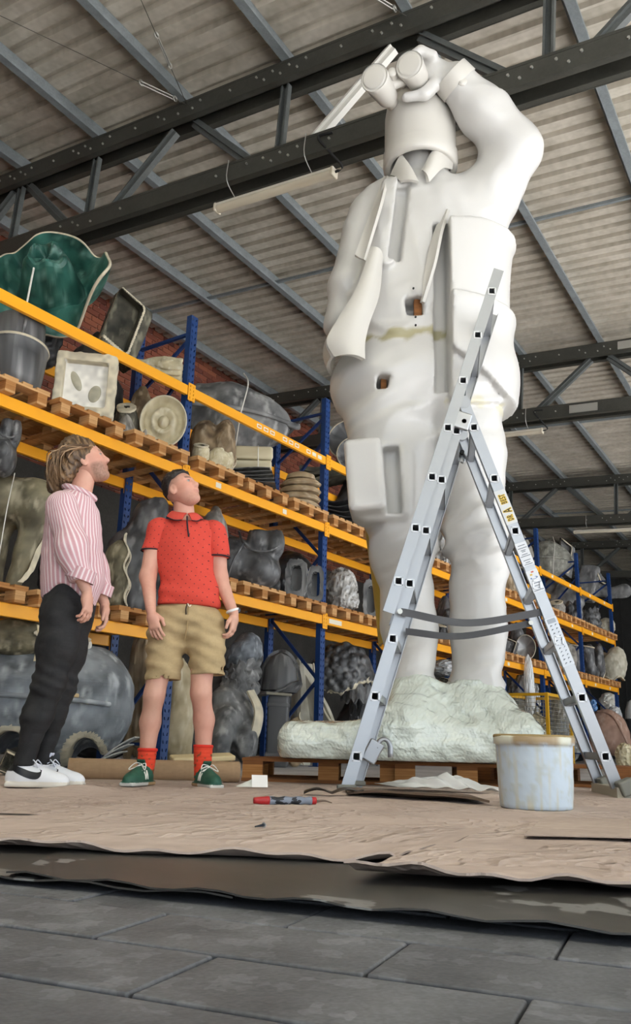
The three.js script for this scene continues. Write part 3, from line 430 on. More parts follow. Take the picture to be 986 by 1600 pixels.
// ---------- pallets under the statue ----------
{
  const mk = (label, s, pos, turn) => { const p = thing('floor_pallet', label, 'pallet', pos, turn, 'pallets under the statue'), ws = [M.woodOld, M.woodB];
    for (const z of [-0.35, 0, 0.35]) { part('bottom_board', box(1.2, 0.022, 0.1, 0, 0.011, z), ws[0], p); for (const x of [-0.525, 0, 0.525]) part('block', box(0.14, 0.09, 0.1, x, 0.067, z), ws[s], p); }
    for (const x of [-0.525, 0, 0.525]) part('stringer_board', box(0.14, 0.022, 0.8, x, 0.123, 0), ws[0], p);
    for (const z of [-0.335, -0.17, 0, 0.17, 0.335]) part('deck_board', box(1.2, 0.022, z === -0.17 || z === 0.17 ? 0.1 : 0.13, 0, 0.145, z), ws[0], p); return p; };
  const H = 0.156; for (const [label, s, pos, turn] of [['worn wooden pallet under the tapered end of the wrapped base', 1, [0.16, 0.006, -6.42], -0.06], ['worn wooden pallet under the wrapped feet behind the ladder', 1, [1.13, 0.006, -6.36], -0.12]]) for (const dz of [0]) mk(label, s, pos, turn + Math.PI * 0);
  mk('worn wooden pallet behind the white bucket', 0, [2.02, 0.006, -7.0], -0.5);
}

// ---------- membrane and cardboard laid over the floor ----------
{
  const film = tex(512, (u, v) => { const a = tfbm(u, v, 4, 101, 4), b = tfbm(u, v, 30, 103, 3), s = tfbm(u, v, 18, 107, 3); const sc = smooth(0.6, 0.66, s) * smooth(0.5, 0.58, tfbm(u, v, 5, 109, 2)); let c = mix3([50, 49, 47], [84, 80, 74], clamp(a + (b - 0.5) * 0.3, 0, 1)); return mix3(c, [150, 150, 148], sc * 0.7); }, true, [0.9, 0.9]);
  const mem = mat(0xffffff, 0.42, { map: film });
  const quadSheet = (P, n, m, hf, th) => slabGrid(n, m, (u, v) => { const a = V(P[0][0], 0, P[0][1]).lerp(V(P[1][0], 0, P[1][1]), u), b = V(P[3][0], 0, P[3][1]).lerp(V(P[2][0], 0, P[2][1]), u), p = a.lerp(b, v); p.y = hf(u, v, p.x, p.z); return p; }, th);
  // corners: front-left, front-right, back-right, back-left (x, z)
  solo('plastic_membrane', quadSheet([[-2.2, -2.22], [-0.12, -1.505], [-0.25, -4.3], [-2.4, -4.3]], 40, 30, (u, v, x, z) => 0.007 + smooth(0.06, 0, v) * (0.007 + 0.004 * Math.sin(u * 60)), 0.003), mem, 'black plastic membrane strip by the seam under the cardboard', 'plastic sheet');
  solo('plastic_membrane', quadSheet([[-0.55, -1.66], [1.9, -0.72], [2.2, -3.9], [-0.62, -4.1]], 60, 34, (u, v, x, z) => 0.012 + smooth(0.05, 0, v) * (0.008 + 0.004 * Math.sin(u * 90)) + 0.02 * Math.exp(-(((v - 0.1 - u * 0.05) / 0.035) ** 2)) * smooth(0.25, 0.6, u), 0.003), mem, 'shiny black plastic membrane with pale footprints along the pavers', 'plastic sheet');
  const crinkle = (x, z, k = 1) => { const n = fbm(x * 3.1, 5, z * 6, 3), w = Math.sin(z * 55 + 8 * noise3(x * 2.2, 3, z * 2)) * smooth(0.48, 0.62, fbm(x * 2.3, 9, z * 2.3, 2)); return (n - 0.5) * 0.014 * k + w * 0.0026; };
  const cb = (label, P, y0, lift, n = 70, m = 70, extra = () => 0) => solo('cardboard_sheet', quadSheet(P, n, m, (u, v, x, z) => y0 + 0.007 + lift(u, v) + crinkle(x, z) + extra(x, z), 0.005), M.card, label, 'cardboard', 'cardboard laid over the floor');
  const ragged = (u) => 0.006 * Math.sin(u * 31) + 0.004 * Math.sin(u * 83 + 1);
  cb('crinkled brown cardboard sheet ending at a ragged edge along the membrane', [[-2.0, -2.12], [0.18, -1.94], [0.62, -2.78], [-1.8, -2.62]], 0.014, (u, v) => smooth(0.05, 0, v) * (0.01 + ragged(u)) + smooth(0.95, 1, u) * 0.006, 90, 50);
  cb('brown cardboard sheet with the lifted front edge over the shiny membrane', [[0.07, -1.68], [1.7, -1.22], [2.1, -2.9], [0.6, -2.74]], 0.022, (u, v) => smooth(0.06, 0, v) * (0.016 + ragged(u)) , 80, 60);
  cb('broad cardboard sheet under the red tool and the bucket', [[-0.78, -2.7], [2.3, -2.6], [2.6, -4.9], [-0.6, -4.9]], 0.009, (u, v) => 0, 90, 60);
  cb('cardboard sheet bulging beside the white shoes', [[-2.9, -2.96], [-0.66, -2.78], [-0.55, -6.3], [-3.0, -6.2]], 0.003, (u, v) => 0, 60, 70, (x, z) => 0.03 * Math.exp(-(((x + 1.12) / 0.16) ** 2) - (((z + 4.35) / 0.2) ** 2)));
  cb('cardboard sheet running under the statue pallets', [[-0.75, -4.82], [1.4, -4.78], [1.6, -7.3], [-0.8, -7.1]], -0.006, (u, v) => 0, 60, 60);
  cb('cardboard sheet under the far ladder foot', [[1.38, -4.5], [3.6, -4.4], [3.9, -6.9], [1.5, -6.9]], -0.003, (u, v) => 0, 60, 60);
  // corrugated offcut with bared flutes, lying near the bucket
  solo('cardboard_offcut', slabGrid(10, 150, (u, v) => V(lerp(0.58, 1.5, u) + v * 0.22, 0.041 + 0.0022 * Math.sin(v * 110), lerp(-2.38, -2.4, u) - v * 0.62), 0.003), mat(0xe6dcd2, 0.9, { map: T.card }), 'ribbed cardboard offcut with bared flutes in front of the bucket', 'cardboard');
  solo('cardboard_board', slabGrid(30, 10, (u, v) => V(lerp(0.2, 0.82, u), 0.03 + 0.022 * smooth(0.3, 0, v) * Math.sin(u * 3.1) + 0.004 * Math.sin(u * 9), lerp(-4.4, -3.98, u) - v * 0.5), 0.01), mat(0x8d7d6c, 0.9, { map: T.card }), 'stiff dark edged cardboard board curling up before the ladder', 'cardboard');
  // rolled cardboard behind the green shoes
  { const t = thing('cardboard_roll', 'flattened roll of brown corrugated cardboard behind the green shoes', 'cardboard', [-1.0, 0.005, -5.72], 0.2); const g = tube([[-0.55, 0.07, 0], [0, 0.07, 0], [0.55, 0.07, -0.05]], 0.07, 18, 12); g.scale(1, 0.95, 0.8); part('roll', g, mat(0xe2c7a0, 0.9, { map: T.card }), t); const sp = []; for (let i = 0; i < 50; i++) { const a = i * 0.4, r = 0.062 - i * 0.0011; sp.push([0.556, 0.067 + Math.sin(a) * r * 0.95, -0.048 + Math.cos(a) * r * 0.8]); } part('spiral_edge', tube(sp, 0.003, 5, 120), M.cardEdge, t); }
  solo('cream_board', xf(rbox(0.42, 0.035, 0.2, 0.012, 2), { r: [0.1, 0.3, 0.03], p: [-0.72, 0.155, -5.9] }), mat(0xd8c79c, 0.8), 'cream resin offcut resting on the cardboard roll', 'offcut');
}

// ---------- combination ladder ----------
{
  const L = thing('ladder', 'tall aluminium combination ladder straddling in front of the statue', 'ladder', [1.0, 0.03, -5.3]), O = V(1.0, 0.03, -5.3), sub = (g) => g.translate(-O.x, -O.y, -O.z);
  const alu = mat(0xa3a6aa, 0.4, { metalness: 0.75 }), dark = mat(0x0b0b0b, 0.7), plast = mat(0x77776f, 0.6), RV = V(0.09, 0, -0.58);
  const grp = (n) => { const g = new THREE.Group(); g.name = n; L.add(g); return g; };
  function section(nm, a, b, h0, h1, nr) {   // a foot, b top of the near rail; h0..h1 first and last rung centres
    const g = grp(nm);
    const dir = b.clone().sub(a), Ln = dir.length(); dir.normalize(); const px = new THREE.Vector3().crossVectors(dir, V(0, 0, 1)).normalize(), pz = new THREE.Vector3().crossVectors(px, dir), holes = [];
    for (let i = 0; i < nr; i++) { const y = h0.clone().lerp(h1, i / (nr - 1)).sub(a).dot(dir); holes.push([[-0.02, y - 0.02], [0.02, y - 0.02], [0.02, y + 0.02], [-0.02, y + 0.02]]); }
    const rail = merge([extrude([[-0.035, 0], [0.035, 0], [0.035, Ln], [-0.035, Ln]], 0.005, { holes }).translate(0, 0, 0.012), box(0.005, Ln, 0.03, 0.0325, Ln / 2, 0), box(0.005, Ln, 0.03, -0.0325, Ln / 2, 0)]);   // channel with a punched web
    for (const o of [V(0, 0, 0), RV]) { const r = rail.clone(); if (o.z) r.rotateY(Math.PI); r.applyMatrix4(new THREE.Matrix4().makeBasis(px, dir, pz).setPosition(a.clone().add(o))); part('rail', sub(r), alu, g); }
    for (let i = 0; i < nr; i++) { const p = h0.clone().lerp(h1, i / (nr - 1)), A = p.clone().addScaledVector(RV, -0.02 / 0.58), B = p.clone().addScaledVector(RV, 1.02), u = V(0, 1, 0), w = new THREE.Vector3().crossVectors(u, RV.clone().normalize()).normalize();
      part('rung', sub(merge([1, -1].flatMap((s) => [bar(A, B, 0.046, 0.004).translate(0, s * 0.021, 0), bar(A, B, 0.004, 0.046).translate(w.x * s * 0.021, 0, w.z * s * 0.021)]))), alu, g);
      part('rung_collar', sub(merge([1, -1].flatMap((s) => [box(0.052, 0.007, 0.004, p.x, p.y + s * 0.0235, p.z + 0.0195), box(0.007, 0.052, 0.004, p.x + s * 0.0235, p.y, p.z + 0.0195)]))), mat(0xd9dbdd, 0.35, { metalness: 0.3 }), g); }
    return g;
  }
  const bl = V(0.273, 0.201, -5.0), bh = V(0.902, 2.244, -5.1), bd = bh.clone().sub(bl), base = section('base_section', bl.clone().addScaledVector(bd, -0.092), bl.clone().addScaledVector(bd, 1.065), bl, bh, 7);
  const el = V(0.512, 1.222, -4.98), eh = V(1.153, 3.245, -5.06), ed = eh.clone().sub(el); section('extension_section', el.clone().addScaledVector(ed, -0.095), el.clone().addScaledVector(ed, 1.085), el, eh, 7);
  const rt = V(1.011, 2.265, -5.08), rb = V(1.761, 0.237, -5.18), rd = rb.clone().sub(rt), back = section('rear_section', rt.clone().addScaledVector(rd, -0.085), rb.clone().addScaledVector(rd, 0.085), rt, rb, 7);
  // rounded top caps, hinge, foot bar, feet, hook
  for (const o of [V(0, 0, 0), RV]) { const h = rt.clone().addScaledVector(rd, -0.085).add(o), c = new THREE.CylinderGeometry(0.045, 0.045, 0.035, 20); c.rotateX(Math.PI / 2); c.translate(h.x, h.y, h.z); part('end_cap', sub(c), alu, back);
    part('hinge_bracket', sub(xf(rbox(0.13, 0.12, 0.03, 0.012, 2), { r: [0, 0, -0.3], p: [0.925 + o.x, 2.31, -5.09 + o.z + (o.z ? -0.03 : 0.03)] })), mat(0xb9bbbd, 0.3, { metalness: 0.9 }), L); part('hinge_pin', sub(xf(new THREE.CylinderGeometry(0.016, 0.016, 0.03, 12), { r: [Math.PI / 2, 0, 0], p: [0.945 + o.x, 2.3, -5.06 + o.z] })), dark, L); }
  const F = rb.clone().addScaledVector(rd, 0.1); part('foot_bar', sub(bar(F.clone().add(V(0, 0, 0.08)), F.clone().add(RV).add(V(0, 0, -0.08)), 0.075, 0.06)), mat(0xa9a392, 0.6), back);
  for (const o of [V(0, 0, 0.02), RV]) { const c = xf(rbox(0.1, 0.09, 0.1, 0.015, 2), { r: [0, 0, 0.36], p: [F.x + o.x + 0.025, 0.068, F.z + o.z + 0.04] }); part('rubber_foot', sub(c), plast, back); }
  for (const o of [V(0, 0, 0), RV]) part('rubber_foot', sub(xf(rbox(0.11, 0.03, 0.06, 0.01, 2), { p: [0.218 + o.x, 0.022 + 0.01, -4.99 + o.z] })), plast, base);
  { const pts = []; for (let i = 0; i <= 12; i++) { const a = Math.PI * (1 - i / 12); pts.push([0.435 + Math.cos(a) * 0.038, 0.25 + Math.sin(a) * 0.05, -5.06]); } pts.push([0.473, 0.2, -5.06]); part('hook', sub(merge([tube(pts, 0.016, 8, 30), xf(rbox(0.09, 0.13, 0.03, 0.01, 2), { r: [0, 0, -0.5], p: [0.37, 0.23, -5.06] })])), alu, base); }
  // safety straps between the legs
  const web = mat(0x4c4d50, 0.75), strap = (A, Mid, B) => { const c = new THREE.CatmullRomCurve3([A, Mid, B]), g = slabGrid(2, 30, (u, v) => { const p = c.getPoint(v); p.y += (u - 0.5) * 0.045; p.z += 0.012 * Math.sin(v * 9) * (u - 0.5); return p; }, 0.003); part('strap', sub(g), web, L); };
  strap(V(0.53, 1.04, -4.985), V(0.93, 0.995, -5.06), V(1.44, 1.09, -5.14)); strap(V(0.62, 1.0, -5.56), V(0.98, 0.985, -5.62), V(1.5, 1.1, -5.72));
  part('strap_bolt', sub(xf(new THREE.CylinderGeometry(0.016, 0.016, 0.02, 12), { r: [Math.PI / 2, 0, 0], p: [0.52, 1.04, -4.975] })), M.bolt, L); part('strap_bolt', sub(xf(new THREE.CylinderGeometry(0.016, 0.016, 0.02, 12), { r: [Math.PI / 2, 0, 0], p: [1.49, 1.1, -5.7] })), M.bolt, L);
  // lettering and pictograms stuck to the near rear rail
  const sticker = (t0, t1, draw, w = 0.075) => {
    const cv = document.createElement('canvas'); cv.width = 512; cv.height = 96; const x = cv.getContext('2d'); draw(x); const t = new THREE.CanvasTexture(cv); t.colorSpace = THREE.SRGBColorSpace;
    const a = rt.clone().addScaledVector(rd, t0), b = rt.clone().addScaledVector(rd, t1), dir = a.clone().sub(b), Ln = dir.length(); dir.normalize(); const g = new THREE.PlaneGeometry(Ln, w), z = V(0, 0, 1), y = new THREE.Vector3().crossVectors(z, dir).normalize(), zz = new THREE.Vector3().crossVectors(dir, y);
    g.applyMatrix4(new THREE.Matrix4().makeBasis(dir, y, zz).setPosition(a.clone().add(b).multiplyScalar(0.5).add(V(0, 0, 0.0175)))); part('sticker', sub(g), mat(0xffffff, 0.45, { map: t, metalness: 0.3 }), back);
  };
  sticker(0.205, 0.31, (x) => { x.fillStyle = '#bdbebd'; x.fillRect(0, 0, 512, 96); x.textBaseline = 'middle'; x.textAlign = 'center'; x.lineJoin = 'round'; for (const [c, w] of [['#c9a83a', 14], ['#2a2718', 0]]) { x.fillStyle = x.strokeStyle = c; x.lineWidth = w; for (const [t, px, f] of [['DR', 84, 64], ['A', 196, 92], ['BEST', 372, 64]]) { x.font = 'bold ' + f + 'px sans-serif'; w ? x.strokeText(t, px, 50) : x.fillText(t, px, 50); } } });
  sticker(0.37, 0.44, (x) => { x.fillStyle = '#c4c6c9'; x.fillRect(0, 0, 512, 96); x.fillStyle = '#4c525a'; for (const [i, w] of [[20, 70], [60, 40], [110, 60], [200, 84], [240, 50], [300, 30], [330, 44], [380, 76], [440, 60]]) x.fillRect(i, 48 - w / 2, 14, w); });
  sticker(0.455, 0.52, (x) => { x.fillStyle = '#c4c6c9'; x.fillRect(0, 0, 512, 96); x.fillStyle = '#4c525a'; for (const [i, w] of [[30, 84], [80, 60], [140, 40], [200, 72]]) x.fillRect(i, 48 - w / 2, 14, w); x.strokeStyle = '#3b5a8a'; x.lineWidth = 9; x.beginPath(); x.arc(330, 48, 26, 0.4, 5.4); x.stroke(); x.fillStyle = '#c2a24a'; x.fillRect(390, 24, 40, 20); x.fillStyle = '#b5584a'; x.fillRect(450, 40, 34, 22); });
  sticker(0.6, 0.74, (x) => { x.fillStyle = '#bfc4ca'; x.fillRect(0, 0, 512, 96); x.fillStyle = '#5a6068'; const r = rng(4); for (let i = 0; i < 11; i++) for (let j = 0; j < 2; j++) { x.beginPath(); x.moveTo(20 + i * 40, 20 + j * 40); x.lineTo(40 + i * 40, 24 + j * 40 + r() * 10); x.lineTo(28 + i * 40 + r() * 10, 44 + j * 36); x.fill(); } x.fillStyle = '#8d949c'; x.fillRect(456, 14, 48, 68); });
}

// ---------- white bucket crusted with resin ----------
{
  const p = [1.005, 0.016, -3.88], b = thing('bucket', 'large white plastic bucket with a brown crusted rim', 'bucket', p);
  const prof = [[0, 0], [0.148, 0], [0.156, 0.006], [0.162, 0.1], [0.166, 0.22], [0.168, 0.268], [0.176, 0.27], [0.178, 0.298], [0.173, 0.304], [0.163, 0.3], [0.161, 0.2], [0.15, 0.02], [0, 0.02]], pts = [];
  for (let i = 0; i < prof.length - 1; i++) { const k = Math.max(1, Math.round(Math.hypot(prof[i + 1][0] - prof[i][0], prof[i + 1][1] - prof[i][1]) / 0.012)); for (let j = 0; j < k; j++) pts.push([lerp(prof[i][0], prof[i + 1][0], j / k), lerp(prof[i][1], prof[i + 1][1], j / k)]); } pts.push(prof[prof.length - 1]);
  const g = lathe(pts, 110), P = g.attributes.position, c = new Float32Array(P.count * 3);
  for (let i = 0; i < P.count; i++) { const x = P.getX(i), y = P.getY(i), z = P.getZ(i), a = Math.atan2(x, z), s = fbm(a * 9, y * 5, 2, 4), n = fbm(x * 40, y * 40, z * 40, 3), rim = smooth(0.262, 0.275, y + (n - 0.5) * 0.02); let q = mix3([0.54, 0.63, 0.72], [0.56, 0.52, 0.38], clamp((s - 0.52) * 4 + 0.25 * Math.sin(a * 1.3 - 1.2), 0, 0.85)); q = mix3(q, [0.48, 0.53, 0.52], clamp((n - 0.55) * 5, 0, 0.7)); q = mix3(q, mix3([0.36, 0.24, 0.1], [0.68, 0.68, 0.55], smooth(0.4, 0.6, fbm(a * 3, 1, 5, 3))), rim * 0.9); const k = 1 + (n - 0.5) * 0.02; P.setXYZ(i, x * k, y + (n - 0.5) * 0.004, z * k); c.set(q, i * 3); }
  g.setAttribute('color', new THREE.BufferAttribute(c, 3)); g.computeVertexNormals(); part('pail', g, phys(0xffffff, 0.45, { vertexColors: true }), b);
  part('resin_crust', xf(new THREE.TorusGeometry(0.172, 0.009, 8, 60), { r: [Math.PI / 2, 0, 0], p: [0, 0.303, 0], s: [1, 0.8, 1] }), mat(0x9a8458, 0.8), b);
}

// ---------- odds and ends on the cardboard ----------
{
  const t = thing('marker_tool', 'red ended tool smeared with black and grey paint', 'tool', [-0.08, 0.034, -3.66], 0.35), red = mat(0xb01f24, 0.4);
  const sm = tex(128, (u, v) => { const n = tfbm(u, v, 5, 201, 4); return n > 0.52 ? [36, 38, 44] : [124, 132, 146]; });
  const body = tube([[-0.09, 0, 0], [0.1, 0, 0.0]], (k) => 0.016 + 0.002 * Math.sin(k * 20), 14, 24); part('grip', body, mat(0xffffff, 0.5, { map: sm }), t);
  part('end_cap', tube([[-0.15, 0, 0], [-0.085, 0, 0]], (k) => 0.012 + 0.006 * k, 14, 6), red, t); part('collar', tube([[0.098, 0, 0], [0.12, 0, 0]], 0.015, 14, 2), red, t);
  part('blade', tube([[0.12, -0.003, 0], [0.16, 0, 0.006], [0.19, -0.008, 0.01]], (k) => 0.006 - 0.004 * k, 8, 8), mat(0x6b5a4c, 0.4), t);
  const sc = thing('screw', 'dark steel screw with a pale head lying on the cardboard', 'screw', [-0.13, 0.03, -2.57], 0.9); part('shank', tube([[-0.03, 0, 0], [0.006, 0.002, 0]], (k) => 0.002 + 0.0025 * k, 8, 6), mat(0x2b3038, 0.4, { metalness: 0.6 }), sc); part('head', xf(new THREE.CylinderGeometry(0.008, 0.006, 0.005, 12), { r: [0, 0, Math.PI / 2], p: [0.009, 0.002, 0] }), mat(0xc3c8cc, 0.3, { metalness: 0.6 }), sc);
  const cv = document.createElement('canvas'); cv.width = 128; cv.height = 80; const x = cv.getContext('2d'); x.fillStyle = '#eeece8'; x.fillRect(0, 0, 128, 80); x.strokeStyle = '#a9aeb4'; x.lineWidth = 3; for (const y of [20, 36, 52]) { x.beginPath(); x.moveTo(30, y); x.lineTo(110, y - 4); x.stroke(); } for (const k of [40, 62, 84, 104]) { x.beginPath(); x.moveTo(k, 14); x.lineTo(k - 2, 58); x.stroke(); } const ct = new THREE.CanvasTexture(cv); ct.colorSpace = THREE.SRGBColorSpace;
  const pc = thing('paper_card', 'small folded white paper card with faint ruled lines', 'paper', [-0.28, 0.03, -4.72], 0.25); part('leaf', slabGrid(6, 4, (u, v) => V(-0.02 + u * 0.085, 0.002 + v * 0.062, -0.01 - v * 0.02 + u * 0.01), 0.001), mat(0xffffff, 0.7, { map: ct }), pc); part('leaf', slabGrid(6, 4, (u, v) => V(-0.1 + u * 0.085, 0.003 + v * 0.035 * u, -0.01 - v * 0.05), 0.001), mat(0xdfe3dc, 0.7), pc);
  const r = rng(77); solo('plastic_scrap', slabGrid(24, 5, (u, v) => V(-0.02 + u * 0.3, 0.034 + 0.018 * Math.abs(Math.sin(u * 7)) + 0.006 * Math.sin(v * 6 + u * 9), -4.35 - 0.1 * u + v * 0.08 + 0.03 * Math.sin(u * 5)), 0.002), mat(0x33291f, 0.4), 'torn strip of dark brown plastic behind the red tool', 'scrap');
  solo('plastic_film', slabGrid(44, 20, (u, v) => { const a = u * 0.62, n = fbm(u * 7, v * 5, 3, 4); return V(0.52 + a - 0.1 * v, 0.035 + 0.11 * n * Math.sin(Math.PI * u) * Math.sin(Math.PI * clamp(v, 0.02, 0.98)) + 0.012 * Math.sin(u * 31 + v * 9) * u, -5.15 - v * 0.42 + 0.12 * u); }, 0.002), phys(0xf2f3f2, 0.22, { transmission: 0.3, thickness: 0 }), 'crumpled sheet of clear white plastic film before the pallets', 'plastic film');
}

// ---------- people ----------
function frameFrom(F) { const f = V(...F).normalize(), r = new THREE.Vector3().crossVectors(f, V(0, 1, 0)).normalize(), u = new THREE.Vector3().crossVectors(r, f); return { f, u, r }; }
// head in its own axes: x forward, y up, z to the person's right
function headField(jaw = 1) {
  const skull = ell([-0.012, 0.034, 0], [0.098, 0.098, 0.077]), face = ell([0.03, -0.04, 0], [0.062, 0.088 * jaw, 0.061]), chin = ell([0.066, -0.104 * jaw, 0], [0.027, 0.022, 0.03]), nose = union(0.012, cone3([0.083, 0.022, 0], [0.109, -0.022, 0], 0.009, 0.0135), ell([0.1, -0.028, 0.011], [0.01, 0.008, 0.009]), ell([0.1, -0.028, -0.011], [0.01, 0.008, 0.009]));
  const brow = union(0.01, cone3([0.082, 0.034, 0.012], [0.068, 0.034, 0.048], 0.011, 0.009), cone3([0.082, 0.034, -0.012], [0.068, 0.034, -0.048], 0.011, 0.009)), lips = union(0.006, ell([0.091, -0.058, 0], [0.01, 0.006, 0.022]), ell([0.089, -0.07, 0], [0.01, 0.007, 0.02]));
  const cheek = union(0.03, ell([0.05, -0.025, 0.036], [0.03, 0.03, 0.024]), ell([0.05, -0.025, -0.036], [0.03, 0.03, 0.024])), ears = [1, -1].map((s) => { const o = ell([-0.012, -0.008, s * 0.081], [0.022, 0.034, 0.011], [0, s * 0.35, 0]), h = ell([-0.004, -0.004, s * 0.091], [0.011, 0.02, 0.007], [0, s * 0.35, 0]); return (x, y, z) => smax(o(x, y, z), -h(x, y, z), 0.006); });
  const eyes = [1, -1].map((s) => ell([0.09, 0.012, s * 0.032], [0.013, 0.012, 0.017]));
  return (x, y, z) => { let d = smin(skull(x, y, z), face(x, y, z), 0.06); d = smin(d, chin(x, y, z), 0.035); d = smin(d, cheek(x, y, z), 0.03); d = smin(d, brow(x, y, z), 0.014); d = smin(d, nose(x, y, z), 0.013); for (const e of eyes) d = smax(d, -e(x, y, z), 0.008); d = smin(d, lips(x, y, z), 0.007); for (const e of ears) d = smin(d, e(x, y, z), 0.008); return d; };
}
function handField(W, D, N, S, curl, spread = 1) {   // wrist, finger direction, palm normal (fingers curl that way), thumb side
  const d = V(...D).normalize(), s = V(...S); s.addScaledVector(d, -s.dot(d)).normalize(); const n = new THREE.Vector3().crossVectors(d, s); if (n.dot(V(...N)) < 0) n.negate(); const w = V(...W), at = (a, b, c) => w.clone().addScaledVector(d, a).addScaledVector(s, b).addScaledVector(n, c), A = (v) => [v.x, v.y, v.z];
  const fs = [cone3(A(at(-0.02, 0, 0)), A(at(0.03, 0.0, 0)), 0.026, 0.027), cone3(A(at(0.03, 0.022, 0)), A(at(0.088, 0.024, 0)), 0.016, 0.013), cone3(A(at(0.03, 0.0, 0)), A(at(0.092, 0.003, 0)), 0.018, 0.013), cone3(A(at(0.03, -0.018, 0)), A(at(0.084, -0.02, 0)), 0.016, 0.012)], fin = [];
  [[0.029, 0.07, 0.0088], [0.0095, 0.079, 0.009], [-0.0105, 0.074, 0.0086], [-0.029, 0.058, 0.0078]].forEach(([off, len, r], i) => { let p = at(0.09 - Math.abs(off) * 0.25, off * spread, 0), ang = curl * (0.35 + i * 0.08); const seg = [0.46, 0.3, 0.24].map((k) => { const q = p.clone().addScaledVector(d, Math.cos(ang) * len * k).addScaledVector(n, Math.sin(ang) * len * k).addScaledVector(s, off * 0.12 * spread * k), f = cone3(A(p), A(q), r, r * 0.92); p = q; ang += curl * 0.75; return f; }); fin.push(union(0.004, ...seg)); });
  const t0 = at(0.022, 0.026, 0.006), t1 = at(0.055, 0.05, 0.016), t2 = at(0.088, 0.05, 0.024); fin.push(union(0.006, cone3(A(t0), A(t1), 0.0135, 0.011), cone3(A(t1), A(t2), 0.0105, 0.009)));
  const palm = union(0.02, ...fs); return (x, y, z) => { let q = palm(x, y, z); for (const f of fin) q = Math.min(smin(q, f(x, y, z), 0.005), q); return q; };
}
const around = (c, r) => [[c[0] - r, c[1] - r, c[2] - r], [c[0] + r, c[1] + r, c[2] + r]];
const SKIN = [0.62, 0.345, 0.255];
const skinAt = (x, y, z, k = 1) => { const n = fbm(x * 30, y * 30, z * 30, 3), r = fbm(x * 9, y * 9, z * 9, 2); return [SKIN[0] * (0.93 + 0.14 * n) * k, SKIN[1] * (0.86 + 0.18 * n + (0.5 - r) * 0.25) * k, SKIN[2] * (0.85 + 0.2 * n + (0.5 - r) * 0.25) * k]; };
function headMesh(c, fr, field, color) {
  const toL = (x, y, z) => { const px = x - c[0], py = y - c[1], pz = z - c[2]; return [px * fr.f.x + py * fr.f.y + pz * fr.f.z, px * fr.u.x + py * fr.u.y + pz * fr.u.z, px * fr.r.x + py * fr.r.y + pz * fr.r.z]; };
  return { geo: nets(...around(c, 0.175), 0.004, (x, y, z) => field(...toL(x, y, z)), (x, y, z) => color(...toL(x, y, z), x, y, z)), toL, toW: (a, b, e) => V(...c).addScaledVector(fr.f, a).addScaledVector(fr.u, b).addScaledVector(fr.r, e) };
}
const neckTo = (hf, toL, a, b, ra, rb) => 0;
function shoeField(len, up) { // toe towards +x, sole on y = 0; heel at x = 0
  const fore = ell([len * 0.72, 0.03, 0], [len * 0.29, 0.048, 0.047]), mid = ell([len * 0.42, 0.045, 0], [len * 0.33, 0.062, 0.043]), heel = ell([0.06, 0.045, 0], [0.068, 0.07, 0.039]), sole = rboxf([len * 0.5, 0.012, 0], [len * 0.5, 0.013, 0.044], 0.012), collar = cone3([0.07, 0.06, 0], [0.068, up, 0], 0.045, 0.042), inner = cone3([0.072, 0.06, 0], [0.07, up + 0.06, 0], 0.036, 0.034);
  return (x, y, z) => { let d = smin(smin(fore(x, y, z), mid(x, y, z), 0.03), heel(x, y, z), 0.03); d = smin(d, collar(x, y, z), 0.02); d = smax(d, y - up - 0.25 * Math.max(0, x - 0.07), 0.006); d = smax(d, -inner(x, y, z), 0.005); const taper = 0.0; return smax(smin(d, sole(x, y, z + taper), 0.006), -y, 0.003); };
}
const bodyMat = phys(0xffffff, 0.55, { vertexColors: true, sheen: 0.2, sheenRoughness: 0.5 });
function addEyes(h, group, iris) { for (const s of [1, -1]) { const e = h.toW(0.0755, 0.012, s * 0.0305), b = part('eye', new THREE.SphereGeometry(0.0122, 16, 12), mat(0xa59a92, 0.25), group); b.position.copy(e); const i = h.toW(0.0862, 0.014, s * 0.0305), q = part('iris', new THREE.SphereGeometry(0.0048, 12, 8), mat(iris, 0.15), b); q.position.copy(i.sub(e)); } }

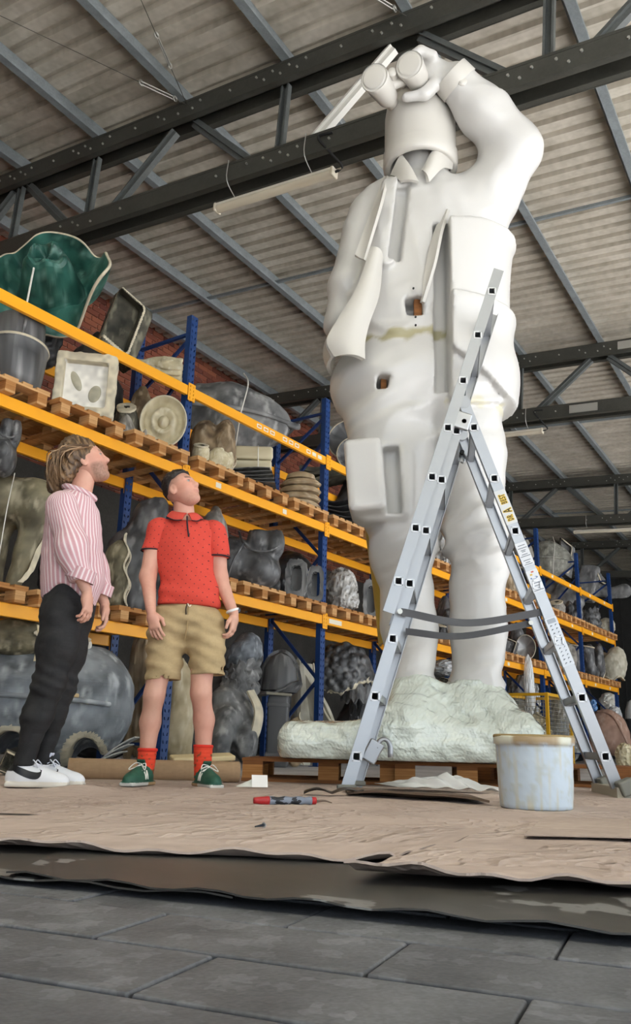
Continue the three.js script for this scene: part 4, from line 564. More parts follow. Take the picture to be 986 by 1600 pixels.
// man in the pink striped shirt, in profile, looking up
{
  const P0 = [-1.4, 0.014, -4.45], g = thing('person', 'person in pink striped shirt and black skinny jeans looking up', 'person'); g.position.set(...P0); const loc = (q) => q.translate(-P0[0], -P0[1], -P0[2]);
  const grp = new THREE.Group(); grp.name = 'clothes_anchor';
  const hc = [-1.30, 1.765, -4.5], fr = frameFrom([0.9, 0.4, -0.12]), hf = headField(1.0);
  const skinB = union(0.03, cone3([-1.335, 1.5, -4.5], [-1.305, 1.69, -4.5], 0.068, 0.058), ell([-1.335, 1.33, -4.5], [0.13, 0.22, 0.17]), ell([-1.33, 1.02, -4.5], [0.125, 0.2, 0.15]), ...[1, -1].flatMap((s) => { const z = -4.5 + s * 0.2, hz = -4.5 + s * 0.085; return [cone3([-1.36, 1.46, z - s * 0.02], [-1.285, 1.2, z + s * 0.02], 0.05, 0.042), cone3([-1.285, 1.2, z + s * 0.02], [-1.178, 1.0, z - s * 0.005], 0.043, 0.029), cone3([-1.33, 0.92, hz], [s > 0 ? -1.36 : -1.35, 0.54, hz], 0.085, 0.055), cone3([s > 0 ? -1.36 : -1.35, 0.54, hz], [s > 0 ? -1.445 : -1.405, 0.1, hz], 0.055, 0.034)]; }));
  const beard = (a, b, c) => smooth(-0.035, -0.06, b + 0.25 * Math.max(0, 0.02 - a) - 0.01) * smooth(0.0, 0.025, a) * (1 - smooth(0.07, 0.085, a) * smooth(-0.085, -0.05, b) * 0.4);
  const hCol = (a, b, c, x, y, z) => { const s = skinAt(x, y, z, 0.98), n = fbm(x * 160, y * 160, z * 160, 2), bd = beard(a, b, c) * (0.35 + 0.65 * n), lip = Math.exp(-(((a - 0.093) / 0.012) ** 2) - (((b + 0.064) / 0.011) ** 2) - ((c / 0.02) ** 2)), br = Math.exp(-(((b - 0.036) / 0.007) ** 2)) * smooth(0.055, 0.07, a) * (Math.abs(c) > 0.012 && Math.abs(c) < 0.05 ? 1 : 0); return mix3(mix3(mix3(s, [0.5, 0.2, 0.16], lip * 0.7), [0.12, 0.07, 0.04], clamp(bd * 0.85, 0, 0.85)), [0.14, 0.08, 0.045], br * 0.8); };
  const head = headMesh(hc, fr, hf, hCol);
  const hands = [1, -1].map((s) => handField([-1.175, 0.985, -4.5 + s * 0.195], [0.12, -1, 0], [-0.75, -0.1, -s * 0.4], [0.4, 0, -s * 0.9], 0.75));
  const body = merge([nets([-1.62, 0.04, -4.8], [-1.1, 1.72, -4.2], 0.012, skinB, (x, y, z) => skinAt(x, y, z, y > 1.5 ? 0.98 : 0.95)), head.geo, ...hands.map((h, i) => nets(...around([-1.165, 0.915, -4.5 + (i ? -1 : 1) * 0.195], 0.13), 0.0032, h, (x, y, z) => skinAt(x, y, z, 0.98)))]);
  part('body', loc(body), bodyMat, g);
  const eg = new THREE.Group(); eg.name = 'eyes'; addEyes({ toW: (a, b, c) => head.toW(a, b, c).sub(V(...P0)) }, eg, 0x3a2a1c); g.add(eg);
  // hair: long, swept back
  const flow = (x, y, z) => fbm((x + y * 0.55) * 75, (y - x * 0.2) * 7, z * 75, 3);
  const hairF = (x, y, z) => { const [a, b, c] = head.toL(x, y, z); let d = union(0.03, ell([-0.03, 0.05, 0], [0.108, 0.098, 0.094]))(a, b, c); d = smax(d, (a - 0.045) * 0.8 + (b > 0.03 ? -0.05 : 0.2 * (0.03 - b)), 0.02); d = smin(d, union(0.04, cone3([-1.37, 1.82, -4.5], [-1.43, 1.7, -4.5], 0.1, 0.088), cone3([-1.43, 1.7, -4.5], [-1.455, 1.62, -4.5], 0.085, 0.055), cone3([-1.36, 1.79, -4.42], [-1.39, 1.66, -4.42], 0.05, 0.035), cone3([-1.36, 1.79, -4.58], [-1.39, 1.66, -4.58], 0.05, 0.035))(x, y, z), 0.03); return d + (flow(x, y, z) - 0.5) * 0.035; };
  const hairG = [nets([-1.64, 1.5, -4.72], [-1.16, 2.0, -4.28], 0.006, hairF, (x, y, z) => { const n = flow(x, y, z), k = fbm(x * 20, y * 6, z * 20, 2); return mix3([0.055, 0.028, 0.012], [0.29, 0.175, 0.085], clamp((n - 0.38) * 2.6 + (k - 0.5) * 0.7, 0, 1)); })], hr = rng(31);
  for (let i = 0; i < 90; i++) { const t = hr(), z = -4.5 + (hr() - 0.35) * 0.2, x0 = -1.25 - t * 0.16, y0 = 1.86 - t * 0.04 - Math.abs(z + 4.5) * 0.25, x1 = -1.38 - hr() * 0.13, y1 = 1.585 + hr() * 0.08, sg = tube([[x0, y0, z], [(x0 + x1) / 2 - 0.035, (y0 + y1) / 2 + 0.055, z * 1.0 + (z + 4.5) * 0.35], [x1 + (hr() - 0.5) * 0.03, y1, z + (hr() - 0.5) * 0.04]], (k) => 0.0062 * (1.05 - k), 5, 7); const c = mix3([0.08, 0.042, 0.018], [0.38, 0.24, 0.13], hr()), n = sg.attributes.position.count, arr = new Float32Array(n * 3); for (let q = 0; q < n; q++) arr.set(c, q * 3); sg.setAttribute('color', new THREE.BufferAttribute(arr, 3)); hairG.push(sg); }
  part('hair', loc(merge(hairG)), mat(0xffffff, 0.5, { vertexColors: true }), g);
  // shirt
  const stripe = tex(256, (u, v) => { const k = (u * 8) % 1, w = Math.min(Math.abs(k - 0.5) * 2, 1), weave = (tnoise(u * 120, v * 120, 120, 9) - 0.5) * 12; const c = w < 0.3 ? [226, 212, 214] : (k < 0.2 || k > 0.85 ? [196, 150, 156] : [204, 164, 170]); return [c[0] + weave, c[1] + weave, c[2] + weave]; }, true, [5.2, 5.2]);
  const cloth = mat(0xffffff, 0.85, { map: stripe }), sg2 = new THREE.Group(); sg2.name = 'shirt'; g.add(sg2); sg2.userData.label = 'pink and white striped shirt with rolled sleeves';
  const wr = (x, y, z, k) => (fbm(x * 9 + y * 4, y * 7 - x * 5, z * 8, 3) - 0.5) * k;
  const tor = union(0.07, ell([-1.338, 1.34, -4.5], [0.152, 0.24, 0.195]), ell([-1.318, 1.1, -4.5], [0.168, 0.26, 0.19]), cone3([-1.365, 1.47, -4.38], [-1.365, 1.47, -4.62], 0.085, 0.085), cone3([-1.34, 1.52, -4.5], [-1.325, 1.575, -4.5], 0.085, 0.07));
  const torF = (x, y, z) => { let d = tor(x, y, z) + wr(x, y, z, 0.035); d = smax(d, (0.925 + 0.105 * Math.exp(-(((x + 1.315) / 0.1) ** 2)) + 0.01 * Math.sin(z * 30)) - y, 0.008); return smax(d, y - 1.575 - 0.35 * (-1.33 - x), 0.008); };
  const tg = nets([-1.6, 0.88, -4.82], [-1.08, 1.68, -4.18], 0.009, torF); posUV(tg, (x, y, z) => [Math.atan2(z + 4.5, x + 1.33) * 0.17 + 0.02 * Math.sin(y * 8), y]); part('shirt_body', loc(tg), cloth, sg2);
  for (const s of [1, -1]) { const z = -4.5 + s * 0.2, arm = union(0.06, cone3([-1.365, 1.465, z - s * 0.05], [-1.27, 1.21, z + s * 0.02], 0.088, 0.077), cone3([-1.27, 1.21, z + s * 0.02], [-1.212, 1.075, z], 0.077, 0.066)), axis = (y) => lerp(-1.2, -1.365, clamp((y - 1.06) / 0.4, 0, 1)); const F = (x, y, zz) => { let d = arm(x, y, zz) + wr(x, y, zz, 0.03); return smax(d, (1.052 + 0.3 * (x + 1.21) - y), 0.006); }; const sgm = nets([-1.52, 1.0, z - 0.17], [-1.08, 1.62, z + 0.17], 0.008, F); posUV(sgm, (x, y, zz) => [Math.atan2(x - axis(y), (zz - z) * s) * 0.085, y]); part('sleeve', loc(sgm), cloth, sg2);
    const cu = new THREE.CylinderGeometry(0.074, 0.077, 0.062, 28, 1, true); const cuo = merge([cu, new THREE.CylinderGeometry(0.069, 0.072, 0.062, 28, 1, true)]); posUV(cuo, (x, y, zz) => [Math.atan2(zz, x) * 0.07, y]); cuo.rotateZ(-0.28); cuo.rotateX(0); cuo.translate(-1.212, 1.083, z); part('rolled_cuff', loc(cuo), mat(0xffffff, 0.85, { map: stripe, side: THREE.DoubleSide }), sg2); }
  const cg = tube([[-1.415, 1.615, -4.5], [-1.375, 1.6, -4.425], [-1.29, 1.575, -4.425], [-1.24, 1.555, -4.5], [-1.29, 1.575, -4.575], [-1.375, 1.6, -4.575]], 0.017, 8, 40, true); cg.scale(1, 1, 1); posUV(cg, (x, y, z) => [x + y, z]); part('collar', loc(cg), cloth, sg2);
  // jeans
  const jean = tex(256, (u, v) => { const n = tfbm(u, v, 8, 301, 4), w = tnoise(u * 128, v * 128, 128, 5); const b = 30 + (n - 0.5) * 22 + (w - 0.5) * 10; return [b, b, b * 1.06]; }, true, [3, 3]);
  const jf = union(0.05, ell([-1.322, 0.94, -4.5], [0.132, 0.13, 0.168]), ell([-1.318, 1.04, -4.5], [0.14, 0.13, 0.165]), ...[1, -1].flatMap((s) => { const hz = -4.5 + s * 0.085, kx = s > 0 ? -1.352 : -1.342, ax = s > 0 ? -1.44 : -1.4; return [cone3([-1.325, 0.88, hz], [-1.33, 0.72, hz], 0.112, 0.1), cone3([-1.33, 0.72, hz], [kx, 0.53, hz], 0.1, 0.077), cone3([kx, 0.53, hz], [kx - (kx - ax) * 0.35 - 0.012, 0.37, hz], 0.074, 0.07), cone3([kx - (kx - ax) * 0.35 - 0.012, 0.37, hz], [ax, 0.115, hz], 0.07, 0.046)]; }));
  const jg = nets([-1.56, 0.08, -4.76], [-1.12, 1.12, -4.24], 0.0085, (x, y, z) => smax(jf(x, y, z) + (fbm(x * 10, y * 20, z * 10, 3) - 0.5) * 0.022 + 0.004 * Math.sin(y * 110 + x * 40) * Math.exp(-(((y - 0.54) / 0.09) ** 2)), 0.118 - y, 0.006)); posUV(jg, (x, y, z) => [x + z, y]); const jm = part('jeans', loc(jg), mat(0xffffff, 0.8, { map: jean }), g);
  part('pocket_stitch', loc(tube([[-1.44, 0.905, -4.415], [-1.38, 0.9, -4.36], [-1.3, 0.9, -4.335]], 0.002, 5, 12)), mat(0x6a675f, 0.8), jm);
  // white shoes with a dark tick
  const sf = shoeField(0.31, 0.115);
  for (const [s, x0, z, ry] of [[1, -1.515, -4.415, 0.06], [-1, -1.475, -4.585, -0.02]]) {
    const sh = new THREE.Group(); sh.name = 'shoe'; sh.position.set(x0 - P0[0], 0.004, z - P0[2]); sh.rotation.y = ry; g.add(sh); const gg = nets([-0.03, -0.01, -0.075], [0.345, 0.2, 0.075], 0.0048, sf, (x, y, zz) => { const n = fbm(x * 50, y * 50, zz * 50, 2); return y < 0.027 ? [0.72, 0.68, 0.6] : x < 0.035 && y > 0.075 ? [0.03, 0.03, 0.03] : [0.82 - 0.06 * n, 0.83 - 0.06 * n, 0.86 - 0.06 * n]; }); part('upper', gg, mat(0xffffff, 0.45, { vertexColors: true }), sh);
    for (const sd of [1, -1]) { const pts = []; const W2 = [[0.035, 0.095], [0.08, 0.075], [0.13, 0.058], [0.165, 0.058], [0.178, 0.072], [0.165, 0.09]]; const tk = slabGrid(24, 3, (u, v) => { const c = new THREE.CatmullRomCurve3(W2.map(([a, b]) => V(a, b, 0))).getPoint(u), w = 0.007 + 0.011 * Math.sin(Math.PI * clamp(u * 0.75 + 0.28, 0, 1)), y = c.y + (v - 0.5) * w * 2 * (1 - smooth(0.75, 1, u)); let zz = 0.07; for (let k = 0; k < 40; k++) { const dd = sf(c.x, y, zz * sd); if (dd < 0.0012) break; zz -= Math.max(dd * 0.7, 0.0004); } return V(c.x, y, zz * sd); }, 0.0022); part('tick_mark', tk, mat(0x17181a, 0.5), sh); }
    for (let k = 0; k < 5; k++) part('lace', tube([[0.115 + k * 0.02, 0.112 - k * 0.009, -0.026], [0.122 + k * 0.02, 0.122 - k * 0.0095, 0], [0.115 + k * 0.02, 0.112 - k * 0.009, 0.026]], 0.0035, 6, 8), mat(0xe6e8f2, 0.7), sh);
    part('tongue', xf(rbox(0.012, 0.07, 0.05, 0.005, 2), { r: [0, 0, -0.55], p: [0.112, 0.135, 0] }), mat(0xd5d9ea, 0.7), sh); part('lace_bow', tube([[0.12, 0.125, 0], [0.135, 0.13, 0.04], [0.165, 0.1, 0.05], [0.14, 0.11, 0.01], [0.135, 0.13, -0.04], [0.16, 0.1, -0.05], [0.12, 0.125, 0]], 0.003, 6, 40), mat(0xe6e8f2, 0.7), sh);
  }
}

// man in the red polo shirt, facing us, head turned up
{
  const P0 = [-0.76, 0.012, -4.95], g = thing('person', 'person in red polo shirt and khaki shorts gazing upward', 'person'); g.position.set(...P0); const loc = (q) => q.translate(-P0[0], -P0[1], -P0[2]);
  const hc = [-0.825, 1.742, -4.93], fr = frameFrom([0.78, 0.46, 0.42]), hf = headField(0.96);
  const AL = [[-0.965, 1.49, -4.95], [-0.99, 1.2, -4.92], [-0.935, 0.985, -4.812]], AR = [[-0.6, 1.49, -4.97], [-0.57, 1.22, -5.0], [-0.47, 1.0, -4.93]];
  const LL = [[-0.85, 0.95, -4.96], [-0.9, 0.51, -4.93], [-0.918, 0.36, -4.97], [-0.925, 0.1, -4.97]], LR = [[-0.64, 0.95, -4.96], [-0.632, 0.53, -4.93], [-0.61, 0.38, -4.97], [-0.6, 0.1, -4.97]];
  const limbs = []; for (const A of [AL, AR]) limbs.push(cone3(A[0], A[1], 0.058, 0.046), cone3(A[1], A[2], 0.048, 0.03)); for (const L of [LL, LR]) limbs.push(cone3(L[0], L[1], 0.09, 0.058), cone3(L[1], L[2], 0.056, 0.057), cone3(L[2], L[3], 0.057, 0.036));
  const skinB = union(0.03, cone3([-0.795, 1.5, -4.97], [-0.815, 1.68, -4.95], 0.072, 0.06), ell([-0.785, 1.35, -4.96], [0.165, 0.22, 0.1]), ell([-0.745, 1.05, -4.96], [0.16, 0.22, 0.1]), ...limbs);
  const hairMask = (a, b, c) => smooth(0.035, 0.055, b + 0.35 * (a < 0 ? -a * 1.0 : -a * 0.25) - 0.012);
  const hCol = (a, b, c, x, y, z) => { const s = skinAt(x, y, z, 1), n = fbm(x * 170, y * 170, z * 170, 2), lip = Math.exp(-(((a - 0.093) / 0.013) ** 2) - (((b + 0.064) / 0.01) ** 2) - ((c / 0.022) ** 2)), br = Math.exp(-(((b - 0.037) / 0.0065) ** 2)) * smooth(0.055, 0.07, a) * (Math.abs(c) > 0.012 && Math.abs(c) < 0.052 ? 1 : 0), fade = smooth(-0.03, 0.06, b + (a < 0 ? -a * 0.7 : -a * 0.4)) * smooth(0.06, 0.035, a) * (0.3 + 0.5 * n), st = smooth(-0.045, -0.07, b) * smooth(0.0, 0.03, a) * 0.22 * n; return mix3(mix3(mix3(s, [0.52, 0.2, 0.17], lip * 0.75), [0.1, 0.06, 0.045], clamp(fade * 0.75 + st, 0, 0.7)), [0.09, 0.05, 0.035], br * 0.85); };
  const head = headMesh(hc, fr, hf, hCol);
  const h1 = handField([-0.93, 0.968, -4.806], [0.3, -1, 0.06], [0.25, 0, -0.9], [0.9, 0.2, 0.35], 0.45, 1.05), h2 = handField([-0.464, 0.985, -4.925], [-0.02, -1, 0.1], [-0.85, 0, -0.2], [-0.25, 0, 0.95], 0.85);
  const body = merge([nets([-1.09, 0.04, -5.12], [-0.4, 1.7, -4.74], 0.011, skinB, (x, y, z) => skinAt(x, y, z, 1)), head.geo, nets(...around([-0.9, 0.9, -4.8], 0.13), 0.0032, h1, (x, y, z) => skinAt(x, y, z, 1)), nets(...around([-0.47, 0.915, -4.92], 0.13), 0.0032, h2, (x, y, z) => skinAt(x, y, z, 1))]);
  part('body', loc(body), bodyMat, g);
  const eg = new THREE.Group(); eg.name = 'eyes'; addEyes({ toW: (a, b, c) => head.toW(a, b, c).sub(V(...P0)) }, eg, 0x39485a); g.add(eg);
  const cap = ell([-0.014, 0.037, 0], [0.104, 0.106, 0.083]); part('hair', loc(nets(...around(hc, 0.17), 0.005, (x, y, z) => { const [a, b, c] = head.toL(x, y, z); return smax(cap(a, b, c) + (fbm(x * 70, y * 70, z * 70, 2) - 0.5) * 0.012 - smooth(0.05, 0.1, b) * 0.01, 0.062 - b + 0.85 * Math.max(-0.075, Math.min(0, a * 1.15)) + Math.max(0, a - 0.02) * 0.6, 0.01); }, (x, y, z) => { const n = fbm(x * 90, y * 90, z * 90, 2); return [0.009 + 0.014 * n, 0.006 + 0.009 * n, 0.005 + 0.007 * n]; })), mat(0xffffff, 0.6, { vertexColors: true }), g);
  // polo shirt
  const dots = tex(256, (u, v) => { const f = (a, b) => Math.hypot(((u * 2 + a) % 1) - 0.5, ((v * 2 + b) % 1) - 0.5), d = Math.min(f(0, 0), f(0.5, 0.5)), w = (tnoise(u * 128, v * 128, 128, 3) - 0.5) * 14; return d < 0.062 ? [92, 34, 34] : [206 + w, 68 + w, 54 + w]; }, true, [10, 10]);
  const polo = mat(0xffffff, 0.85, { map: dots }), trim = mat(0x241c24, 0.8), sg = new THREE.Group(); sg.name = 'polo_shirt'; g.add(sg); sg.userData.label = 'brick red polo shirt with tiny dark dots';
  const wr = (x, y, z, k) => (fbm(x * 8 + y * 3, y * 9, z * 8, 3) - 0.5) * k;
  const tor = union(0.06, ell([-0.785, 1.37, -4.955], [0.185, 0.22, 0.118]), ell([-0.745, 1.12, -4.955], [0.172, 0.2, 0.118]), ell([-0.74, 1.05, -4.955], [0.176, 0.12, 0.12]), cone3([-0.945, 1.49, -4.97], [-0.63, 1.49, -4.97], 0.07, 0.07), cone3([-0.79, 1.53, -4.97], [-0.8, 1.58, -4.97], 0.1, 0.08));
  const tg = nets([-1.02, 0.95, -5.14], [-0.5, 1.66, -4.78], 0.009, (x, y, z) => { let d = tor(x, y, z) + wr(x, y, z, 0.022) + 0.006 * Math.sin(y * 60 + x * 14) * smooth(1.2, 1.05, y); d = smax(d, 1.03 - 0.03 * (x + 0.745) - y, 0.01); return smax(d, y - 1.575 + 0.35 * Math.max(0, z + 4.97), 0.008); }); posUV(tg, (x, y, z) => [x + z * 0.3, y]); part('shirt_body', loc(tg), polo, sg);
  for (const [A, s, ye] of [[AL, -1, 1.362], [AR, 1, 1.338]]) { const f = union(0.05, cone3([A[0][0] - s * 0.02, A[0][1] + 0.005, A[0][2]], [lerp(A[0][0], A[1][0], 0.55) + s * 0.003, lerp(A[0][1], A[1][1], 0.55), A[0][2]], 0.078, 0.07)); const sl = nets([A[0][0] - 0.16, 1.28, -5.12], [A[0][0] + 0.16, 1.62, -4.8], 0.008, (x, y, z) => smax(f(x, y, z) + wr(x, y, z, 0.02), ye - y, 0.006)); posUV(sl, (x, y, z) => [x + z * 0.3, y]); part('sleeve', loc(sl), polo, sg); const c = lerp(A[0][0], A[1][0], clamp((1.49 - ye) / 0.29, 0, 1)); part('sleeve_trim', loc(xf(new THREE.TorusGeometry(0.068, 0.0055, 8, 32), { r: [Math.PI / 2, 0, 0], p: [c + s * 0.004, ye + 0.003, A[0][2]], s: [1, 1, 1] })), trim, sg); }
  for (const s of [-1, 1]) { part('collar', loc(s < 0 ? ribbon([[-0.875, 1.625, -4.97], [-0.86, 1.6, -4.9], [-0.815, 1.585, -4.865], [-0.775, 1.58, -4.858]], [[-0.91, 1.585, -4.97], [-0.89, 1.56, -4.875], [-0.84, 1.535, -4.84], [-0.795, 1.535, -4.84]], 0.008, [0, 0.005, 0.008]) : ribbon([[-0.735, 1.61, -4.97], [-0.735, 1.595, -4.9], [-0.75, 1.585, -4.87], [-0.768, 1.578, -4.858]], [[-0.69, 1.575, -4.97], [-0.695, 1.555, -4.885], [-0.71, 1.535, -4.85], [-0.74, 1.535, -4.84]], 0.008, [0, 0.005, 0.008])), mat(0xc84638, 0.85), sg); }
  part('collar_trim', loc(tube([[-0.912, 1.583, -4.97], [-0.892, 1.558, -4.872], [-0.842, 1.532, -4.836], [-0.797, 1.533, -4.835]], 0.0035, 6, 20)), trim, sg); part('collar_trim', loc(tube([[-0.688, 1.573, -4.97], [-0.693, 1.553, -4.882], [-0.708, 1.532, -4.846], [-0.738, 1.532, -4.836]], 0.0035, 6, 20)), trim, sg);
  part('zip', loc(tube([[-0.77, 1.56, -4.85], [-0.762, 1.5, -4.833], [-0.748, 1.43, -4.828]], 0.005, 6, 12)), trim, sg);
  // shorts
  const kh = tex(256, (u, v) => { const n = tfbm(u, v, 6, 401, 4), w = tnoise(u * 128, v * 128, 128, 6); return mix3([164, 142, 104], [190, 168, 128], clamp(n + (w - 0.5) * 0.3, 0, 1)); }, true, [2, 2]), khm = mat(0xffffff, 0.9, { map: kh });
  const shF = union(0.05, ell([-0.745, 0.96, -4.955], [0.2, 0.13, 0.13]), cone3([-0.855, 0.9, -4.955], [-0.862, 0.58, -4.95], 0.118, 0.1), cone3([-0.635, 0.9, -4.955], [-0.596, 0.6, -4.95], 0.118, 0.1));
  const sgm = nets([-1.03, 0.54, -5.14], [-0.44, 1.12, -4.77], 0.009, (x, y, z) => { let d = shF(x, y, z) + (fbm(x * 7, y * 22, z * 7, 3) - 0.5) * 0.028 + 0.004 * Math.sin(y * 75 + x * 25 + 4 * noise3(x * 9, y * 3, 1)); d = smax(d, (x < -0.73 ? 0.602 : 0.628) + 0.04 * (x + 0.73) - y, 0.006); d = smax(d, y - 1.075, 0.006); const ii = Math.min(cone3([-0.862, 0.5, -4.95], [-0.862, 0.64, -4.95], 0.09, 0.08)(x, y, z), cone3([-0.596, 0.5, -4.95], [-0.596, 0.66, -4.95], 0.09, 0.08)(x, y, z)); return smax(d, -ii, 0.006); }); posUV(sgm, (x, y, z) => [x + z * 0.5, y]); const so = part('shorts', loc(sgm), khm, g);
  part('drawstring', loc(tube([[-0.73, 1.03, -4.828], [-0.735, 1.0, -4.822], [-0.732, 0.965, -4.824]], 0.004, 6, 10)), mat(0x3d3327, 0.8), so); part('drawstring', loc(tube([[-0.728, 1.03, -4.828], [-0.715, 1.012, -4.82], [-0.708, 1.022, -4.826]], 0.0035, 6, 10)), mat(0xe8e0d0, 0.8), so);
  part('fly_seam', loc(tube([[-0.722, 1.03, -4.829], [-0.722, 0.9, -4.828], [-0.735, 0.82, -4.845]], 0.003, 6, 12)), mat(0xa48c62, 0.9), so);
  // watch, socks, green shoes
  const wt = part('watch_strap', loc(xf(new THREE.TorusGeometry(0.0335, 0.0085, 8, 28), { r: [Math.PI / 2 + 0.1, 0.35, 0], p: [-0.475, 1.012, -4.935], s: [1, 1, 1] })), mat(0xe6e6e4, 0.5), g); part('watch_face', loc(xf(rbox(0.018, 0.03, 0.03, 0.006, 2), { r: [0, 0, -0.35], p: [-0.438, 1.012, -4.932] })), mat(0x2a2c30, 0.2), wt);
  for (const [L, yt] of [[LL, 0.215], [LR, 0.242]]) { const f = cone3([lerp(L[2][0], L[3][0], 0.2), 0.3, L[3][2]], [L[3][0], 0.06, L[3][2]], 0.058, 0.046); const so2 = part('sock', loc(nets([L[3][0] - 0.1, 0.03, L[3][2] - 0.1], [L[3][0] + 0.1, 0.3, L[3][2] + 0.1], 0.006, (x, y, z) => smax(f(x, y, z) + 0.0015 * Math.sin(y * 300), y - yt, 0.004), (x, y, z) => { const n = noise3(x * 70, y * 70, 3); return n > 0.78 && y < yt - 0.03 ? [0.2, 0.06, 0.02] : [0.76, 0.06, 0.022]; })), mat(0xffffff, 0.85, { vertexColors: true }), g); part('sock_cuff', loc(xf(new THREE.TorusGeometry(0.052, 0.006, 8, 28), { r: [Math.PI / 2, 0, 0], p: [lerp(L[2][0], L[3][0], 0.5), yt - 0.008, L[3][2]], s: [1, 1, 1.6] })), mat(0xd8311f, 0.85), so2); }
  const sf = shoeField(0.285, 0.1);
  for (const [x0, z0, ry] of [[-0.908, -5.03, -Math.PI / 2 - 0.28], [-0.63, -5.03, -Math.PI / 2 + 0.5]]) {
    const sh = new THREE.Group(); sh.name = 'shoe'; sh.position.set(x0 - P0[0], 0.003, z0 - P0[2]); sh.rotation.y = ry; g.add(sh);
    part('upper', nets([-0.03, -0.01, -0.075], [0.33, 0.2, 0.075], 0.0048, sf, (x, y, zz) => { const n = fbm(x * 50, y * 50, zz * 50, 2); return y < 0.02 ? (x < 0.1 ? [0.42, 0.27, 0.14] : [0.6, 0.6, 0.56]) : [0.012 + 0.012 * n, 0.075 + 0.04 * n, 0.045 + 0.03 * n]; }), mat(0xffffff, 0.6, { vertexColors: true }), sh);
    for (const sd of [1, -1]) { const bars = [[[0.115, 0.035], [0.122, 0.082]], [[0.122, 0.082], [0.142, 0.035]], [[0.142, 0.035], [0.149, 0.076]]].map(([a, b]) => { const pt = (q) => { let zz = 0.07; for (let k = 0; k < 40; k++) { const dd = sf(q[0], q[1], zz * sd); if (dd < 0.001) break; zz -= Math.max(dd * 0.7, 0.0004); } return [q[0], q[1], zz * sd]; }; const m = [(a[0] + b[0]) / 2, (a[1] + b[1]) / 2]; return tube([pt(a), pt(m), pt(b)], 0.0045, 6, 6); }); part('letter_mark', bars, mat(0xe9e6dc, 0.6), sh); }
    for (let k = 0; k < 5; k++) part('lace', tube([[0.12 + k * 0.02, 0.098 - k * 0.009, -0.03], [0.13 + k * 0.02, 0.11 - k * 0.0095, 0.005], [0.118 + k * 0.02, 0.098 - k * 0.009, 0.03]], 0.0036, 6, 8), mat(0xeae8e2, 0.7), sh);
    part('lace_bow', tube([[0.12, 0.118, 0], [0.13, 0.12, 0.03], [0.17, 0.085, 0.05], [0.15, 0.1, 0.01], [0.13, 0.12, -0.03], [0.17, 0.085, -0.05], [0.12, 0.118, 0]], 0.003, 6, 40), mat(0xeae8e2, 0.7), sh); part('tongue', xf(rbox(0.012, 0.06, 0.05, 0.005, 2), { r: [0, 0, -0.6], p: [0.112, 0.115, 0] }), mat(0x1b4a37, 0.7), sh);
  }
}

// ---------- moulds: shapes built once at unit size, then set out on the racking ----------
const PAL = {
  char: [[0.03, 0.031, 0.033], [0.14, 0.142, 0.146], [0.34, 0.34, 0.34]], black: [[0.012, 0.012, 0.013], [0.04, 0.04, 0.042], [0.1, 0.1, 0.1]], grey: [[0.07, 0.072, 0.074], [0.26, 0.262, 0.26], [0.5, 0.5, 0.49]],
  bluegrey: [[0.09, 0.1, 0.11], [0.3, 0.33, 0.36], [0.6, 0.64, 0.67]], green: [[0.006, 0.04, 0.03], [0.05, 0.19, 0.15], [0.22, 0.42, 0.36]], olive: [[0.03, 0.03, 0.022], [0.12, 0.11, 0.08], [0.3, 0.28, 0.2]],
  olivelight: [[0.07, 0.06, 0.035], [0.24, 0.21, 0.13], [0.45, 0.4, 0.28]], brown: [[0.1, 0.065, 0.035], [0.33, 0.24, 0.14], [0.55, 0.45, 0.32]], tan: [[0.26, 0.18, 0.1], [0.52, 0.4, 0.25], [0.65, 0.55, 0.4]],
  tangrey: [[0.16, 0.15, 0.13], [0.36, 0.34, 0.3], [0.55, 0.53, 0.48]], cream: [[0.48, 0.41, 0.25], [0.7, 0.63, 0.44], [0.8, 0.76, 0.62]], creamdk: [[0.34, 0.27, 0.15], [0.58, 0.49, 0.32], [0.72, 0.66, 0.5]], creamgrey: [[0.36, 0.33, 0.24], [0.58, 0.55, 0.45], [0.7, 0.68, 0.58]],
  white: [[0.66, 0.63, 0.54], [0.82, 0.81, 0.75], [0.86, 0.86, 0.83]], lichen: [[0.12, 0.12, 0.1], [0.34, 0.34, 0.3], [0.5, 0.5, 0.42]], steel: [[0.2, 0.2, 0.2], [0.4, 0.4, 0.4], [0.62, 0.62, 0.6]], silver: [[0.25, 0.24, 0.22], [0.6, 0.59, 0.56], [0.85, 0.85, 0.83]],
  smoke: [[0.16, 0.16, 0.15], [0.42, 0.42, 0.4], [0.7, 0.7, 0.68]], film: [[0.5, 0.52, 0.52], [0.75, 0.77, 0.77], [0.9, 0.9, 0.9]], yellow: [[0.5, 0.36, 0.08], [0.72, 0.56, 0.2], [0.8, 0.7, 0.4]], pink: [[0.3, 0.17, 0.12], [0.5, 0.32, 0.24], [0.62, 0.48, 0.4]], bluebag: [[0.03, 0.14, 0.4], [0.1, 0.3, 0.65], [0.4, 0.55, 0.8]], papers: [[0.3, 0.3, 0.3], [0.5, 0.5, 0.48], [0.75, 0.75, 0.72]],
};
const paint = (pal, f = 7, seed = 0) => { const [a, b, c] = PAL[pal]; return (x, y, z) => { const n = fbm(x * f + seed, y * f, z * f, 4), s = fbm(x * f * 2.3 + 9, y * f * 0.9 + seed, z * f * 2.3, 3); return mix3(mix3(a, b, clamp((n - 0.25) * 2, 0, 1)), c, clamp((s - 0.56) * 3.4, 0, 0.75)); }; };
